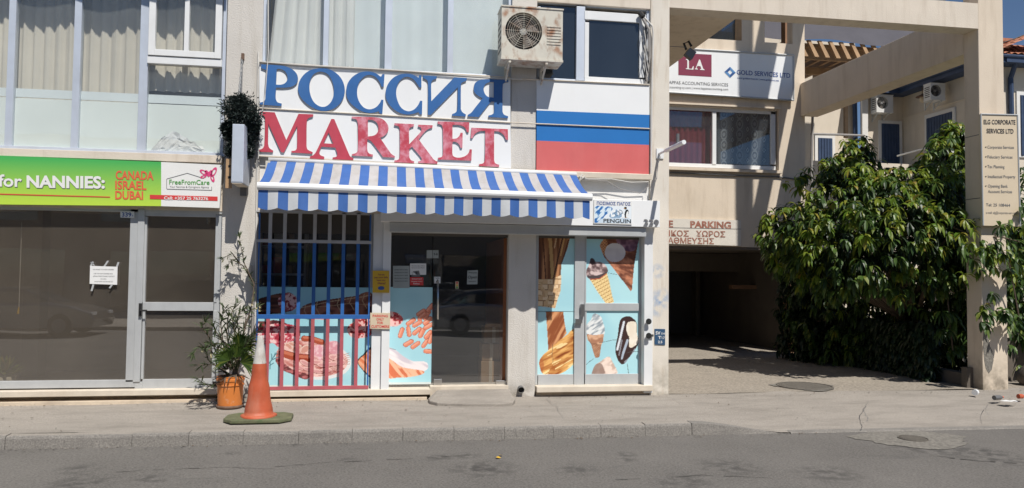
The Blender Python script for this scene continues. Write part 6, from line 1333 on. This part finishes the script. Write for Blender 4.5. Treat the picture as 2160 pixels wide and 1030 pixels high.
# second tree right of the pillar
TR2=thing('bushy_tree',(XPR+1.3,2.0,0),'dark leafy tree behind the right side of the driveway pillar at the picture edge','tree')
fo=MB(); lm=MB()
L2=[((XPR+.9,1.9,3.1),.7),((XPR+1.5,1.8,2.4),.9),((XPR+.8,1.8,1.6),.7),((XPR+1.8,1.9,1.2),.9),((XPR+2.4,2.1,3.0),.9),((XPR+.5,1.6,2.2),.5),((XPR+.7,1.7,.8),.5),((XPR+.55,1.2,1.0),.5),((XPR+1.2,1.1,.7),.6),((XPR+.5,1.2,1.7),.4),((XPR+1.1,1.2,1.5),.6)]
for c_,r in L2:
    c_=Vector(c_); lm.tube([(XPR+1.3,2.,.2),(c_+Vector((XPR+1.3,2.,.2)))/2,c_],[.08,.05,.015],6)
    for k in range(int(240*r*r)):
        d=Vector((rs.gauss(0,1),rs.gauss(0,1),rs.gauss(0,1))).normalized(); p=c_+d*r*rs.uniform(.4,1.1)
        if p.z>.1: whorl(fo,p,d,.22,.028,rs,7)
lm.tube([(XPR+1.3,2.,-.05),(XPR+1.3,2.,.3)],.1,8)
part('trunk',lm,M['bark'],TR2); part('foliage',fo,M['leaf'],TR2,kind='stuff')
# hedge mass, leaves coloured dark for the shade behind the tree, along the driveway wall
HG=thing('hedge',(P(1850,760,3.6).x,3.6,0),'dense hedge, coloured dark for shade, behind the tree along the driveway','hedge'); hb=MB()
for k in range(700):
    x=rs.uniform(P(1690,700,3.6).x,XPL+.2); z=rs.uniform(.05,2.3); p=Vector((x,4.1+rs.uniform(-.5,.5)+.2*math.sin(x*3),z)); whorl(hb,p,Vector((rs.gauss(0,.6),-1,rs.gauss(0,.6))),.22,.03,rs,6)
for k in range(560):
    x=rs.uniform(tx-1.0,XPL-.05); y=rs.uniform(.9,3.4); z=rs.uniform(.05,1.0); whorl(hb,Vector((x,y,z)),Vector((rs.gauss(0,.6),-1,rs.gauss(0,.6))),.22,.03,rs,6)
part('foliage',hb,M['leaf_shade'],HG,kind='stuff'); part('inner_stems',MB().box(P(1700,700,4.4).x,XPL+.2,4.4,4.5,-.05,2.1),M['bark'],HG)
# ---------------------------------------------------------------- street behind the viewer (seen in the panes)
OB=thing('opposite_building',(0,-24,0),'plain shaded building row on the opposite side of the street, seen only in reflections','building')
M['opp']=mat('opposite_wall',(.2,.175,.15),.9,.1,.6)
part('wall',bx(-40,40,-30,-24,-.1,7.5),M['opp'],OB)
for k in range(18): part('window',bx(-38+k*4.3,-36.2+k*4.3,-24,-23.95,3.8,5.6),M['glass_dark'],OB)
for k in range(12): part('shop_window',bx(-37+k*6.3,-32.5+k*6.3,-24,-23.94,.2,2.6),M['glass_dark'],OB)
single('opposite_pavement',bx(-50,50,-23.9,-14.6,-.14,-.02),M['paving'],kind='structure')
M['carpaint']=mat('silver_car_paint',(.2,.2,.21),.25,.03,3,metal=.7,coat=1); M['carpaint2']=mat('dark_car_paint',(.3,.3,.32),.2,.03,3,metal=.5,coat=1)
def car(cx,cy,label,m):
    t=thing('parked_car',(cx,cy,RZ),label,'car')
    def loft(prof,w,n=6):
        mb=MB(); vs=[];fs=[]; K=len(prof)
        sl=[(-1,.9),(-.93,.98),(-.6,1),(0,1.0),(.6,1),(.93,.98),(1,.9)]
        for s,k in sl:
            for x,z in prof: vs.append((cx+x*(.985 if abs(s)>.95 else 1),cy+s*w,RZ+.18+(z-.18)*k))
        for i in range(len(sl)-1):
            for j in range(K): fs.append((i*K+j,i*K+(j+1)%K,(i+1)*K+(j+1)%K,(i+1)*K+j))
        fs.append(tuple(range(K))[::-1]); fs.append(tuple((len(sl)-1)*K+j for j in range(K))); return mb.add(vs,fs)
    body=[(-2.15,.35),(-2.2,.6),(-2.15,.85),(-1.6,.93),(-1.0,.97),(.95,.95),(1.6,.86),(2.1,.7),(2.2,.5),(2.12,.25),(-2.1,.22)]
    part('body',loft(body,.86),m,t,smooth=False,bevel=.02)
    cab=[(-1.85,.93),(-1.35,1.28),(-.8,1.38),(0,1.40),(.35,1.34),(1.15,.93)]
    part('cabin',loft(cab,.70),M['glass_dark'],t); part('roof',loft([(-1.2,1.345),(-.7,1.40),(0,1.42),(.3,1.37),(.0,1.39),(-.7,1.375)],.66),m,t)
    for x in (-1.35,1.35):
        for s in (-1,1):
            w_=part('wheel',MB().tube([(cx+x,cy+s*.72,RZ+.32),(cx+x,cy+s*.88,RZ+.32)],.32,22),M['black'],t); part('rim',MB().tube([(cx+x,cy+s*.86,RZ+.32),(cx+x,cy+s*.89,RZ+.32)],.19,14),M['alu_dark'],w_)
    for s in (-1,1): part('headlight',bx(cx+1.9,cx+2.14,cy+s*.62-.16,cy+s*.62+.16,RZ+.58,RZ+.70),M['white_metal'],t); part('tail_light',bx(cx-2.2,cx-2.1,cy+s*.62-.16,cy+s*.62+.16,RZ+.62,RZ+.78),M['print_red'],t)
car(3.6,-13.2,'dark saloon parked across the street, mirrored in the market door',M['carpaint2']); car(-10.4,-12.9,'silver saloon parked across the street, mirrored in the large shop window',M['carpaint'])
